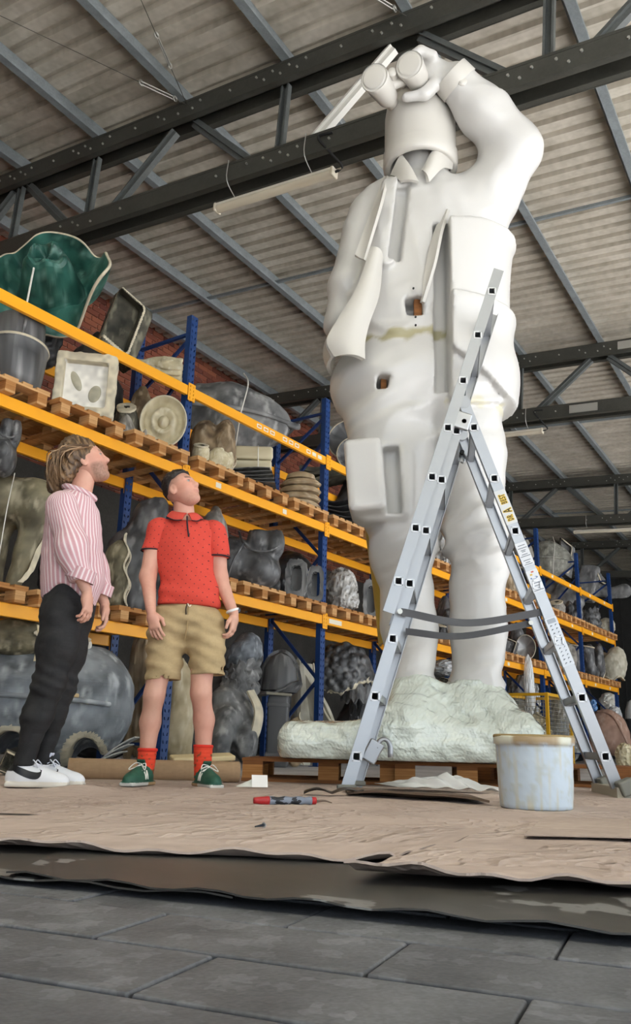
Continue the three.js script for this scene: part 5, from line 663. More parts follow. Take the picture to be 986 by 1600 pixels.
function fitUnit(list) { const bb = new THREE.Box3(); for (const g of list) { g.computeBoundingBox(); bb.union(g.boundingBox); } const s = bb.getSize(V(0, 0, 0)); for (const g of list) { g.translate(-(bb.min.x + bb.max.x) / 2, -bb.min.y, -(bb.min.z + bb.max.z) / 2); g.scale(1 / s.x, 1 / s.y, 1 / s.z); g.computeVertexNormals(); } return list; }
function colored(g, fn) { const p = g.attributes.position, c = new Float32Array(p.count * 3); for (let i = 0; i < p.count; i++) c.set(fn(p.getX(i), p.getY(i), p.getZ(i)), i * 3); g.setAttribute('color', new THREE.BufferAttribute(c, 3)); return g; }
function splitBy(g, pred) { const p = g.attributes.position, ix = g.index.array, A = [], B = []; for (let i = 0; i < ix.length; i += 3) { const [a, b, c] = [ix[i], ix[i + 1], ix[i + 2]], k = pred((p.getX(a) + p.getX(b) + p.getX(c)) / 3, (p.getY(a) + p.getY(b) + p.getY(c)) / 3, (p.getZ(a) + p.getZ(b) + p.getZ(c)) / 3); (k ? A : B).push(a, b, c); } return [A, B].map((q) => { const h = g.clone(); h.setIndex(q); const n = h.toNonIndexed(); return n; }); }
const box1 = [[-0.62, -0.12, -0.62], [0.62, 1.12, 0.62]];
// an implicit shape; pieces: [partName, geometry] list
function solidShape(f, cell = 0.028, b = box1) { return [['shell', nets(b[0], b[1], cell, f)]]; }
function shellShape(f, cut, t = 0.028, cell = 0.024, flange = 0.07, rimName = 'rim') {
  const F = (x, y, z) => { const d = f(x, y, z), c = cut(x, y, z); let s = Math.max(Math.abs(d + t) - t, c); if (flange) s = Math.min(s, Math.max(Math.abs(c + t * 0.6) - t * 0.7, d - flange, -d - t * 2)); return s; };
  const g = nets(box1[0], box1[1], cell, F), [rim, sh] = splitBy(g, (x, y, z) => cut(x, y, z) > -t * 1.2 && f(x, y, z) > -t * 2.4);
  return rim.attributes.position.count > 30 ? [['shell', sh], [rimName, rim]] : [['shell', sh]];
}
const nz = (x, y, z, f, a, s = 0) => (fbm(x * f + s, y * f + s * 0.7, z * f, 3) - 0.5) * a;
const GEN = {
  hat: () => {
    const edge = (t) => 0.5 * (1 + 0.05 * Math.sin(t * 3 + 0.5) + 0.03 * Math.sin(t * 7)), surf = (t, k) => { const R = edge(t), r = k * R, c = Math.cos(t), q = Math.sin(t), br = clamp((k - 0.5) / 0.5, 0, 1); const crown = 0.34 * (1 - smooth(0.26, 0.56, k)) - 0.07 * Math.exp(-((r * q) ** 2) / 0.006) * (1 - smooth(0.2, 0.36, k)); const curl = br * br * (0.34 * smooth(0.55, 1, c) + 0.2 * smooth(0.5, 1, -c) + 0.24 * smooth(0.6, 1, -q) - 0.1 * smooth(0.7, 1, q)); return V(r * c * 1.05, crown + curl + 0.02 * Math.sin(t * 5 + k * 6), r * q * (k > 0.5 ? 0.94 : 1)); };
    const rot = (g) => { g.rotateX(1.3); g.rotateY(-0.15); g.rotateZ(-0.1); return g; };
    const ring = []; for (let i = 0; i < 60; i++) ring.push(surf(i / 60 * Math.PI * 2, 1));
    return [['shell', rot(slabGrid(96, 30, (u, v) => surf(-u * Math.PI * 2, 0.02 + v * 0.98), 0.028))], ['rim', rot(tube(ring, 0.013, 6, 140, true))], ['cord', tube([[-0.1, -0.12, 0.4], [-0.12, -0.3, 0.36], [-0.14, -0.48, 0.3], [-0.13, -0.62, 0.25]], 0.008, 6, 20)]]; },
  basin: () => [['shell', lathe([[0, 0], [0.3, 0.03], [0.43, 0.2], [0.47, 0.5], [0.48, 0.62], [0.5, 0.64], [0.5, 0.68], [0.44, 0.68], [0.42, 0.55], [0.38, 0.25], [0.25, 0.08], [0, 0.06]], 40)], ['collar', lathe([[0.38, 0.66], [0.42, 0.66], [0.4, 1], [0.36, 1], [0.36, 0.66]], 40)], ['rim', xf(new THREE.TorusGeometry(0.49, 0.02, 8, 48), { r: [Math.PI / 2, 0, 0], p: [0, 0.66, 0] })], ['seam', tube([[0.1, 0.68, 0.4], [0.12, 0.85, 0.4], [0.12, 1.01, 0.37]], 0.025, 8, 8)]],
  tray: () => { const F = (x, y, z) => { const o = rboxf([0, 0.5, 0], [0.5, 0.5, 0.32], 0.05)(x, y, z) + nz(x, y, z, 9, 0.06), i = rboxf([0, 0.5, 0.42], [0.36, 0.36, 0.5], 0.04)(x, y, z); return smax(o, -i, 0.02); }; const g = nets(box1[0], box1[1], 0.022, F), [rim, sh] = splitBy(g, (x, y, z) => Math.max(Math.abs(x) - 0.355, Math.abs(y - 0.5) - 0.355) > 0); return [['panel', sh], ['rim', rim], ['print', ell3([-0.16, 0.58, -0.08], [0.07, 0.17, 0.08], 0.5)], ['print', ell3([0.16, 0.4, -0.08], [0.1, 0.14, 0.08], -0.3)]]; },
  crate: () => { const o = rboxf([0, 0.5, 0], [0.4, 0.46, 0.4], 0.03, [0.2, 0.35, -0.42]), i = rboxf([0.02, 0.52, 0.42], [0.31, 0.37, 0.36], 0.05, [0.2, 0.35, -0.42]); const g = nets(box1[0], box1[1], 0.02, (x, y, z) => smax(o(x, y, z) + nz(x, y, z, 6, 0.03), -i(x, y, z), 0.02)), [rim, sh] = splitBy(g, (x, y, z) => i(x, y, z) > 0.016 && o(x, y, z) > -0.04 && z > 0.1 && i(x, y, z) < 0.06); return [['shell', sh], ['rim', rim]]; },
  wing: () => [...solidShape((x, y, z) => { const w = 0.16 + 0.3 * smooth(-0.4, 0.3, x); return Math.max((Math.hypot((y - 0.45 + 0.25 * x) / 0.9, z / 1.1) - w) * 0.6, Math.abs(x) - 0.5) + 0.02 * Math.sin((z * 1.2 + y) * 26) * smooth(-0.1, 0.25, x) + nz(x, y, z, 6, 0.06); }, 0.024), ['rib', tube([[-0.5, 0.58, 0.16], [-0.1, 0.44, 0.3], [0.2, 0.4, 0.44], [0.42, 0.32, 0.5]], 0.03, 8, 20)]],
  dome: (s) => shellShape((x, y, z) => ell([0, 0.1, 0], [0.5, 0.85, 0.5])(x, y, z) + nz(x, y, z, 4, 0.1, s), (x, y, z) => 0.12 - y, 0.03, 0.028, 0.08),
  cup: (s) => shellShape((x, y, z) => union(0.1, ell([0, 0.45, 0], [0.42, 0.5, 0.42]), cone3([0, 0.1, 0], [0, 0.3, 0], 0.25, 0.3))(x, y, z) + nz(x, y, z, 4, 0.12, s), (x, y, z) => y * 0.8 + z * 0.5 - 0.72, 0.035, 0.026, 0.06),
  wave: (s) => [['shell', slabGrid(24, 18, (u, v) => V(u - 0.5, 0.15 + 0.7 * Math.sin(Math.PI * v) * (0.6 + 0.4 * Math.sin(u * 6)) , 0.5 - v), 0.07)], ['rim', tube([[-0.5, 0.14, 0.5], [-0.2, 0.25, 0.52], [0.1, 0.12, 0.5], [0.5, 0.2, 0.5]], 0.04, 8, 20)]],
  ringdisc: () => [['shell', xf(lathe([[0, 0.05], [0.12, 0.08], [0.2, 0.16], [0.26, 0.17], [0.29, 0.08], [0.34, 0.02], [0.42, 0.06], [0.46, 0.14], [0.5, 0.15], [0.5, 0.1], [0.44, -0.04], [0.3, -0.1], [0, -0.1]], 52), { r: [Math.PI / 2, 0, 0] })], ['rim', xf(new THREE.TorusGeometry(0.49, 0.02, 8, 60), { p: [0, 0, 0.14] })], ['boss', xf(lathe([[0, 0.2], [0.08, 0.19], [0.12, 0.12], [0.12, 0.04], [0, 0.04]], 30), { r: [Math.PI / 2, 0, 0] })]],
  blobdark: (s) => solidShape((x, y, z) => union(0.15, ell([-0.15, 0.4, 0], [0.33, 0.42, 0.4]), ell([0.2, 0.35, 0.05], [0.3, 0.38, 0.38]), ell([0.02, 0.7, 0], [0.28, 0.3, 0.3]))(x, y, z) + nz(x, y, z, 4, 0.25, s), 0.04),  // lumpy filler; the black ones are added to darken the space behind the racks
  leafboat: () => { const f = (x, y, z) => { const k = clamp((0.55 - x) / 1.05, 0, 1), r = 0.5 * Math.pow(k, 0.42) * (1 - 0.25 * smooth(0.6, 1, k)); return (Math.hypot((y - 0.5 + (x) * 0.05) / 1.0, z / 0.95) - r) * 0.75 + nz(x, y, z, 5, 0.03); }; const out = shellShape((x, y, z) => Math.max(f(x, y, z), -x - 0.52), (x, y, z) => -z - 0.12, 0.028, 0.022, 0.0); out.push(['seam', tube([[-0.5, 0.52, 0.47], [-0.1, 0.5, 0.44], [0.25, 0.48, 0.32], [0.48, 0.46, 0.14], [0.6, 0.46, 0.02]], 0.024, 8, 30)], ['tail', tube([[0.5, 0.46, 0.1], [0.58, 0.44, 0.04], [0.64, 0.45, 0]], 0.035, 8, 6)], ['cord', tube([[0.02, 0.96, 0.2], [0.1, 0.75, 0.44], [0.04, 0.4, 0.48], [-0.02, 0.1, 0.3]], 0.008, 6, 24)]); return out; },
  mask: (s) => shellShape((x, y, z) => union(0.12, ell([-0.2, 0.5, 0], [0.3, 0.4, 0.4]), ell([0.25, 0.5, 0.05], [0.24, 0.42, 0.34]), ell([0.0, 0.35, 0.1], [0.3, 0.22, 0.3]))(x, y, z) + nz(x, y, z, 5, 0.1, s), (x, y, z) => -z * 0.6 - y * 0.4 + 0.05, 0.035, 0.026, 0.05),
  shellcup: (s) => shellShape((x, y, z) => union(0.2, ell([0, 0.45, 0], [0.46, 0.46, 0.45]), ell([0.15, 0.75, 0], [0.25, 0.25, 0.25]))(x, y, z) + nz(x, y, z, 4, 0.14, s + 3), (x, y, z) => 0.1 + 0.05 * Math.sin(x * 12) - y, 0.03, 0.026, 0.07),
  slabs: () => [...[0, 1, 2].map((i) => ['slab', xf(rbox(0.96 - i * 0.08, 0.3, 0.9, 0.06, 3), { r: [0, 0.1 * i, 0.02 * i], p: [0.02 * i, 0.17 + i * 0.33, 0] })]), ['cord', tube([[0.2, 1.02, 0.3], [0.22, 0.9, 0.48], [0.24, 0.4, 0.5], [0.25, 0, 0.5]], 0.01, 6, 16)]],
  plates: (s) => [0, 1, 2, 3, 4].map((i) => ['plate', slabGrid(16, 10, (u, v) => V((u - 0.5) * (1 - i * 0.04) + 0.02 * Math.sin(i * 3 + s), 0.06 + i * 0.2 + 0.06 * Math.sin(u * 5 + i) + 0.05 * Math.sin(v * 4 + s), 0.5 - v), 0.05)]),
  discs: () => [...[0, 1, 2, 3].flatMap((i) => { const y = i * 0.2, r = 0.5 - 0.02 * i; return [['disc', xf(lathe([[0, 0], [r * 0.9, 0], [r, 0.03], [r * 0.92, 0.12], [r * 0.8, 0.17], [0, 0.17]], 40), { r: [0.02 * i, 0, 0.03 * (i - 1)], p: [0.02 * i, y, 0] })], ['flange', xf(new THREE.TorusGeometry(r, 0.018, 8, 44), { r: [Math.PI / 2 + 0.02 * i, 0.03 * (i - 1), 0], p: [0.02 * i, y + 0.045, 0] })]]; }), ['crown', xf(lathe([[0.34, 0.78], [0.3, 0.92], [0.15, 1], [0, 1.02]].reverse(), 32), { p: [0.06, 0, 0] })]],
  cone: () => [['shell', lathe([[0.5, 0], [0.44, 0.05], [0.25, 0.55], [0.08, 0.95], [0, 1]].reverse(), 24)], ['rim', xf(new THREE.TorusGeometry(0.49, 0.03, 8, 40), { r: [Math.PI / 2, 0, 0], p: [0, 0.03, 0] })]],
  disc: () => [['plate', xf(lathe([[0, -0.2], [0.4, -0.18], [0.48, -0.1], [0.5, 0.1], [0.46, 0.12], [0.38, -0.02], [0, -0.05]].reverse(), 48), { r: [Math.PI / 2, 0, 0] })], ['rim', xf(new THREE.TorusGeometry(0.485, 0.018, 8, 60), { p: [0, 0, 0.1] })]],
  sheets: () => [0, 1, 2, 3].map((i) => ['sheet', slabGrid(16, 8, (u, v) => V(u - 0.5, i * 0.14 + 0.45 * u * u + 0.1 * Math.sin(u * 4 + i), 0.5 - v), 0.06)]),
  crumple: (s) => solidShape((x, y, z) => union(0.14, ell([0, 0.5, 0], [0.42, 0.46, 0.42]), ell([0.06, 0.2, 0.02], [0.4, 0.24, 0.42]))(x, y, z) + (Math.abs(fbm(x * 6 + s, y * 6, z * 6 + s, 4) - 0.5)) * 0.42 - 0.05, 0.026),
  cowhead: () => { const out = solidShape((x, y, z) => smin(union(0.12, ell([-0.22, 0.48, 0], [0.34, 0.34, 0.36]), ell([0.2, 0.36, 0.05], [0.3, 0.26, 0.3]))(x, y, z), Math.max(Math.abs(union(0.06, ell([0.2, 0.78, 0], [0.17, 0.24, 0.17]), ell([0.4, 0.72, 0.05], [0.12, 0.2, 0.14]))(x, y, z)) - 0.03, y - 0.9), 0.06) + nz(x, y, z, 5, 0.06), 0.024); out.push(['seam', tube([[-0.12, 0.86, 0.14], [-0.02, 0.66, 0.34], [0.1, 0.58, 0.36], [0.32, 0.58, 0.28], [0.46, 0.66, 0.18]], 0.016, 6, 30)], ['seam', tube([[-0.02, 0.66, 0.35], [-0.16, 0.4, 0.39], [-0.24, 0.16, 0.3]], 0.014, 6, 20)]); return out; },
  frame: (s) => [['ring', extrude(ragRing(0.5, 0.5, s), 0.7, { holes: [ragRing(0.27, 0.33, s + 2).reverse()] }).translate(0, 0.5, -0.35)], ['liner', extrude(ragRing(0.3, 0.36, 9), 0.5, { holes: [ragRing(0.25, 0.31, 9).reverse()] }).translate(0, 0.5, -0.6)], ['back', xf(rbox(0.56, 0.68, 0.1, 0.03, 2), { p: [0, 0.5, -0.62] })]],
  figure: () => solidShape((x, y, z) => union(0.14, ell([0.12, 0.75, 0], [0.22, 0.22, 0.26]), ell([0, 0.4, 0], [0.42, 0.36, 0.4]), cone3([-0.3, 0.2, 0.2], [0.3, 0.1, 0.3], 0.16, 0.12), ell([0.28, 0.9, 0.05], [0.12, 0.1, 0.14]))(x, y, z) + nz(x, y, z, 5, 0.14), 0.03),
  halfshell: (s) => shellShape((x, y, z) => union(0.12, ell([0, 0.6, -0.1], [0.42, 0.4, 0.4]), ell([-0.05, 0.25, -0.1], [0.3, 0.3, 0.34]))(x, y, z) + nz(x, y, z, 4, 0.12, s), (x, y, z) => -0.1 + x * 0.85 + y * 0.12 - 0.12 + 0.05 * Math.sin(y * 14), 0.03, 0.026, 0.1),
  horse: () => { const f = union(0.12, ell([-0.25, 0.76, -0.02], [0.36, 0.24, 0.36]), ell([0.16, 0.74, 0], [0.3, 0.25, 0.36]), cone3([0.2, 0.6, 0.12], [0.12, 0.3, 0.16], 0.2, 0.1), cone3([0.12, 0.3, 0.16], [0.04, 0.02, 0.18], 0.1, 0.1), cone3([-0.25, 0.55, -0.1], [-0.22, 0.02, -0.14], 0.16, 0.09), cone3([0.34, 0.72, 0], [0.36, 0.5, 0.05], 0.12, 0.08)); const out = solidShape((x, y, z) => f(x, y, z) + nz(x, y, z, 4, 0.05), 0.024); out.push(['rim', slabGrid(3, 26, (u, v) => { const c = new THREE.CatmullRomCurve3([V(0.47, 0.7, 0), V(0.42, 0.52, 0.1), V(0.3, 0.3, 0.16), V(0.24, 0.12, 0.18), V(0.14, 0.0, 0.2)]).getPoint(v); return V(c.x - u * 0.06, c.y + 0.006 * Math.sin(v * 40), c.z + 0.02 + u * 0.02); }, 0.03)], ['cord', tube([[-0.1, 0.98, 0.2], [-0.11, 0.6, 0.4], [-0.14, 0.02, 0.36]], 0.006, 6, 16)]); return out; },
  hull: () => { const f = (x, y, z) => { const prof = 0.44 * Math.sqrt(clamp(1 - Math.pow(Math.abs(x + 0.05) / 0.6, 3.2), 0, 1)); return Math.max((Math.hypot((y - 0.5) * 0.92, z) - prof - 0.06 * smooth(0.56, 0.7, y)) * 0.8, -y, Math.abs(x) - 0.56) + nz(x, y, z, 3.5, 0.07); }, arches = union(0.02, ell([-0.2, -0.02, 0.2], [0.16, 0.3, 0.6]), ell([0.26, 0.0, 0.2], [0.11, 0.24, 0.6])); const g = (x, y, z) => smax(f(x, y, z), -arches(x, y, z), 0.02); const inner = (x, y, z) => Math.max(Math.abs(g(x, y, z) + 0.03) - 0.03, y - 0.99); const m = nets(box1[0], box1[1], 0.021, inner), [rim, sh] = splitBy(m, (x, y, z) => Math.abs(arches(x, y, z)) < 0.05 && f(x, y, z) > -0.09 && z > 0); return [['shell', sh], ['rim', rim], ['seam', tube([[-0.55, 0.55, 0.3], [-0.2, 0.54, 0.47], [0.2, 0.52, 0.47], [0.4, 0.5, 0.34]], 0.02, 8, 30)], ['batten', xf(rbox(0.22, 0.03, 0.05, 0.008, 2), { r: [0, 0.05, -0.05], p: [0.1, 0.56, 0.47] })]]; },
  fold: () => [['sheet', ribbon([[-0.5, 1, 0], [-0.3, 0.6, 0.3], [-0.45, 0, 0.1]], [[0.5, 0.9, 0], [0.2, 0.5, -0.3], [0.3, 0.05, 0]], 0.06)], ['sheet', ribbon([[0.1, 1, 0.2], [0.2, 0.6, 0.5], [0.1, 0.05, 0.3]], [[0.5, 0.9, 0], [0.45, 0.5, 0.1], [0.4, 0.0, 0]], 0.06)]],
  fans: () => [0, 1, 2, 3, 4].map((i) => ['sheet', slabGrid(14, 6, (u, v) => V(-0.5 + 0.2 * i * 0.4 + u * (0.5 - 0.02 * i) * (1 + 0.2 * i) , 0.04 + i * 0.05 + u * (0.15 + 0.17 * i) * (1 - 0.6 * u * 0.5), 0.5 - v), 0.03)]),
  torso: () => solidShape((x, y, z) => union(0.1, ell([0, 0.78, 0], [0.36, 0.22, 0.34]), cone3([0.05, 0.7, 0], [0.1, 0.25, 0.05], 0.28, 0.24), cone3([-0.15, 0.6, 0], [-0.2, 0.05, 0.05], 0.22, 0.15), cone3([0.15, 0.3, 0.05], [0.2, 0.05, 0.05], 0.22, 0.15))(x, y, z) + nz(x, y * 0.4, z, 9, 0.12), 0.026),
  elephant: () => { const out = solidShape((x, y, z) => union(0.08, ell([0.12, 0.5, -0.05], [0.36, 0.42, 0.36]), ell([0.05, 0.86, 0], [0.2, 0.16, 0.22]), ell([-0.25, 0.26, 0.2], [0.22, 0.26, 0.24]), cone3([-0.3, 0.1, 0.3], [-0.2, 0.06, 0.42], 0.12, 0.1), cone3([0.12, 0.6, 0.26], [0.06, 0.32, 0.38], 0.15, 0.12), cone3([0.06, 0.32, 0.38], [0.1, 0.06, 0.4], 0.12, 0.11), ell([0.36, 0.3, 0.1], [0.16, 0.3, 0.26]))(x, y, z) + nz(x, y, z, 6, 0.05), 0.022); out.push(['rim', ribbon([[0.34, 0.95, 0.12], [0.46, 0.7, 0.22], [0.44, 0.45, 0.28], [0.36, 0.24, 0.32]], [[0.42, 0.97, 0.02], [0.56, 0.7, 0.12], [0.54, 0.42, 0.16], [0.44, 0.2, 0.2]], 0.03)]); return out; },
  jag: (s) => [0, 1, 2].map((i) => ['shard', slabGrid(22, 12, (u, v) => { const e = 0.06 * Math.sin(u * 23 + i * 2 + s) + 0.04 * Math.sin(u * 51); return V(u - 0.5 + 0.04 * Math.sin(v * 9), lerp(0.02 + i * 0.24, 0.42 + i * 0.28 + e, v) + 0.25 * (u - 0.5) * (i - 1), 0.25 - i * 0.2 + 0.35 * Math.sin(u * 3.1) * (0.5 + v * 0.5) - 0.2 * v); }, 0.05)]),
  helmet: () => [['dome', lathe([[0.42, 0.1], [0.42, 0.3], [0.38, 0.6], [0.25, 0.86], [0, 0.96]].reverse().concat([[0.36, 0.1]]), 40)], ['brim', slabGrid(40, 4, (u, v) => { const a = u * Math.PI * 2, r = 0.38 + v * 0.14 + 0.03 * Math.sin(a * 3); return V(Math.cos(a) * r, 0.06 + 0.18 * smooth(0.2, 1, Math.cos(a)) * v + 0.1 * v * Math.sin(a * 2), Math.sin(a) * r); }, 0.04)], ['crest', slabGrid(24, 2, (u, v) => { const a = Math.PI * (0.05 + 0.9 * u), r = 0.46 + v * 0.07; return V(Math.cos(a) * r, 0.1 + Math.sin(a) * (0.88 + v * 0.07), -0.12 + 0.06 * Math.sin(u * 20)); }, 0.05)]],
  pipe: () => [['column', rbox(0.8, 0.96, 0.8, 0.08, 2, 0, 0.48, 0)], ['cap_plate', xf(rbox(1, 0.035, 1, 0.015, 2), { r: [0.02, 0.1, -0.02], p: [0, 0.975, 0] })], ['band', rbox(0.84, 0.05, 0.84, 0.02, 2, 0, 0.82, 0)], ['foot_wrap', rbox(0.88, 0.2, 0.88, 0.06, 2, 0, 0.1, 0)]],
  tusk: () => [['blade', slabGrid(26, 12, (u, v) => { const x = lerp(-0.42, 0.42, u), w = 0.12 + 0.26 * Math.sin(clamp(u * 1.1, 0, 1) * Math.PI) ; const cy = 0.92 - 0.8 * Math.pow(u, 0.8); return V(x + (v - 0.5) * w * 0.9, cy + (v - 0.5) * w * 0.8 * (1 - u * 0.4) + (u < 0.2 ? (0.2 - u) * 0.5 : 0), 0.3 * Math.sin(u * 3) * (v - 0.3)); }, 0.06)], ['stem', slabGrid(8, 20, (u, v) => V(-0.5 + u * 0.34 + 0.05 * Math.sin(v * 3), v, -0.1 + 0.2 * Math.sin(u * 3.1)), 0.08)], ['rim', tube([[-0.1, 1, 0.05], [-0.02, 0.75, 0.2], [0.15, 0.5, 0.25], [0.42, 0.28, 0.2], [0.5, 0.08, 0.1]], 0.018, 6, 30)]],
  turtle: () => { const pts = []; for (let i = 0; i < 40; i++) { const a = i * 2.4, r = Math.sqrt(i / 40); pts.push([Math.cos(a) * r * 0.52, Math.sin(a) * r * 0.52]); } const f = (x, y, z) => ell([0, 0.42, -0.1], [0.52, 0.56, 0.5])(x, y, z); const bump = (x, y) => { let m = 9; for (const p of pts) m = Math.min(m, Math.hypot(x - p[0], (y - 0.5) - p[1])); return smooth(0.09, 0.02, m) * 0.035; }; const cut = (x, y, z) => Math.max(0.12 + 0.3 * (fbm(x * 5, 3, z * 5, 3) - 0.4) + 0.12 * (noise3(x * 18, 1, z * 18) - 0.5) - y + 0.25 * Math.max(0, x), -z - 0.25); const F = (x, y, z) => Math.max(Math.abs(f(x, y, z) - bump(x, y) + 0.025) - 0.03, cut(x, y, z)); const g = nets(box1[0], box1[1], 0.02, F), [rim, sh] = splitBy(g, (x, y, z) => cut(x, y, z) > -0.035); return [['shell', sh], ['rim', rim], ['lower_plate', slabGrid(18, 8, (u, v) => V(0.05 + u * 0.4, 0.02 + v * 0.26 + 0.04 * Math.sin(u * 20), 0.25 + 0.12 * Math.sin(u * 3) - v * 0.1), 0.04)]]; },
  tee: () => { const out = solidShape((x, y, z) => union(0.06, rboxf([-0.3, 0.55, 0], [0.2, 0.45, 0.3], 0.06, [0, 0, -0.2]), cone3([-0.2, 0.4, 0], [0.2, 0.28, 0], 0.2, 0.12), cone3([0.2, 0.28, 0], [0.46, 0.32, 0], 0.12, 0.18), cone3([-0.15, 0.9, 0], [0.05, 0.6, 0], 0.06, 0.05))(x, y, z) + nz(x, y, z, 5, 0.06), 0.026); out.push(['rim', tube([[-0.16, 0.98, 0.2], [-0.05, 0.75, 0.24], [0.02, 0.55, 0.22], [0.2, 0.44, 0.14]], 0.018, 6, 20)]); return out; },
  boot: (s) => shellShape((x, y, z) => union(0.1, cone3([-0.1, 0.85, 0], [-0.05, 0.3, 0], 0.32, 0.28), cone3([-0.05, 0.25, 0], [0.25, 0.15, 0.05], 0.24, 0.16))(x, y, z) + nz(x, y, z, 5, 0.08, s), (x, y, z) => y - 0.9 + 0.1 * x, 0.03, 0.03, 0.05),
  pinkhull: () => { const out = solidShape((x, y, z) => union(0.15, ell([-0.05, 0.55, 0], [0.42, 0.42, 0.42]), cone3([0.1, 0.5, 0], [0.42, 0.05, 0.1], 0.35, 0.12), ell([-0.3, 0.2, 0.1], [0.2, 0.24, 0.3]))(x, y, z) + nz(x, y, z, 4, 0.08), 0.026); out.push(['seam', tube([[-0.2, 0.92, 0.2], [0.1, 0.85, 0.3], [0.3, 0.55, 0.34], [0.48, 0.1, 0.24]], 0.018, 6, 24)]); return out; },
  barrel: () => [['drum', lathe([[0, 0], [0.46, 0], [0.48, 0.04], [0.48, 0.3], [0.5, 0.32], [0.48, 0.34], [0.48, 0.62], [0.5, 0.64], [0.46, 0.68], [0, 0.68]], 32)], ['lid', lathe([[0.47, 0.68], [0.46, 0.8], [0.3, 0.95], [0, 1]].reverse(), 32)]],
};
function ragRing(a, b, s) { const o = []; for (let i = 0; i < 44; i++) { const t = i / 44 * Math.PI * 2, c = Math.cos(t), q = Math.sin(t), k = 1 / Math.pow(Math.pow(Math.abs(c), 4) + Math.pow(Math.abs(q), 4), 0.25), e = 1 + 0.035 * Math.sin(i * 2.7 + s) + 0.025 * Math.sin(i * 5.1 + s * 2); o.push([c * k * a * 0.96 * e, q * k * b * 0.97 * e]); } return o; }
function ell3(c, r, rot) { const g = new THREE.SphereGeometry(1, 20, 14); g.scale(...r); g.rotateZ(rot); g.translate(...c); return g; }
const RIM = { rim: [0.62, 0.56, 0.42], cord: [0.75, 0.74, 0.68], cap_plate: [0.3, 0.28, 0.22], print: [0.45, 0.43, 0.33], batten: [0.6, 0.45, 0.25], lid: [0.8, 0.8, 0.78], panel: [0.84, 0.82, 0.76] };

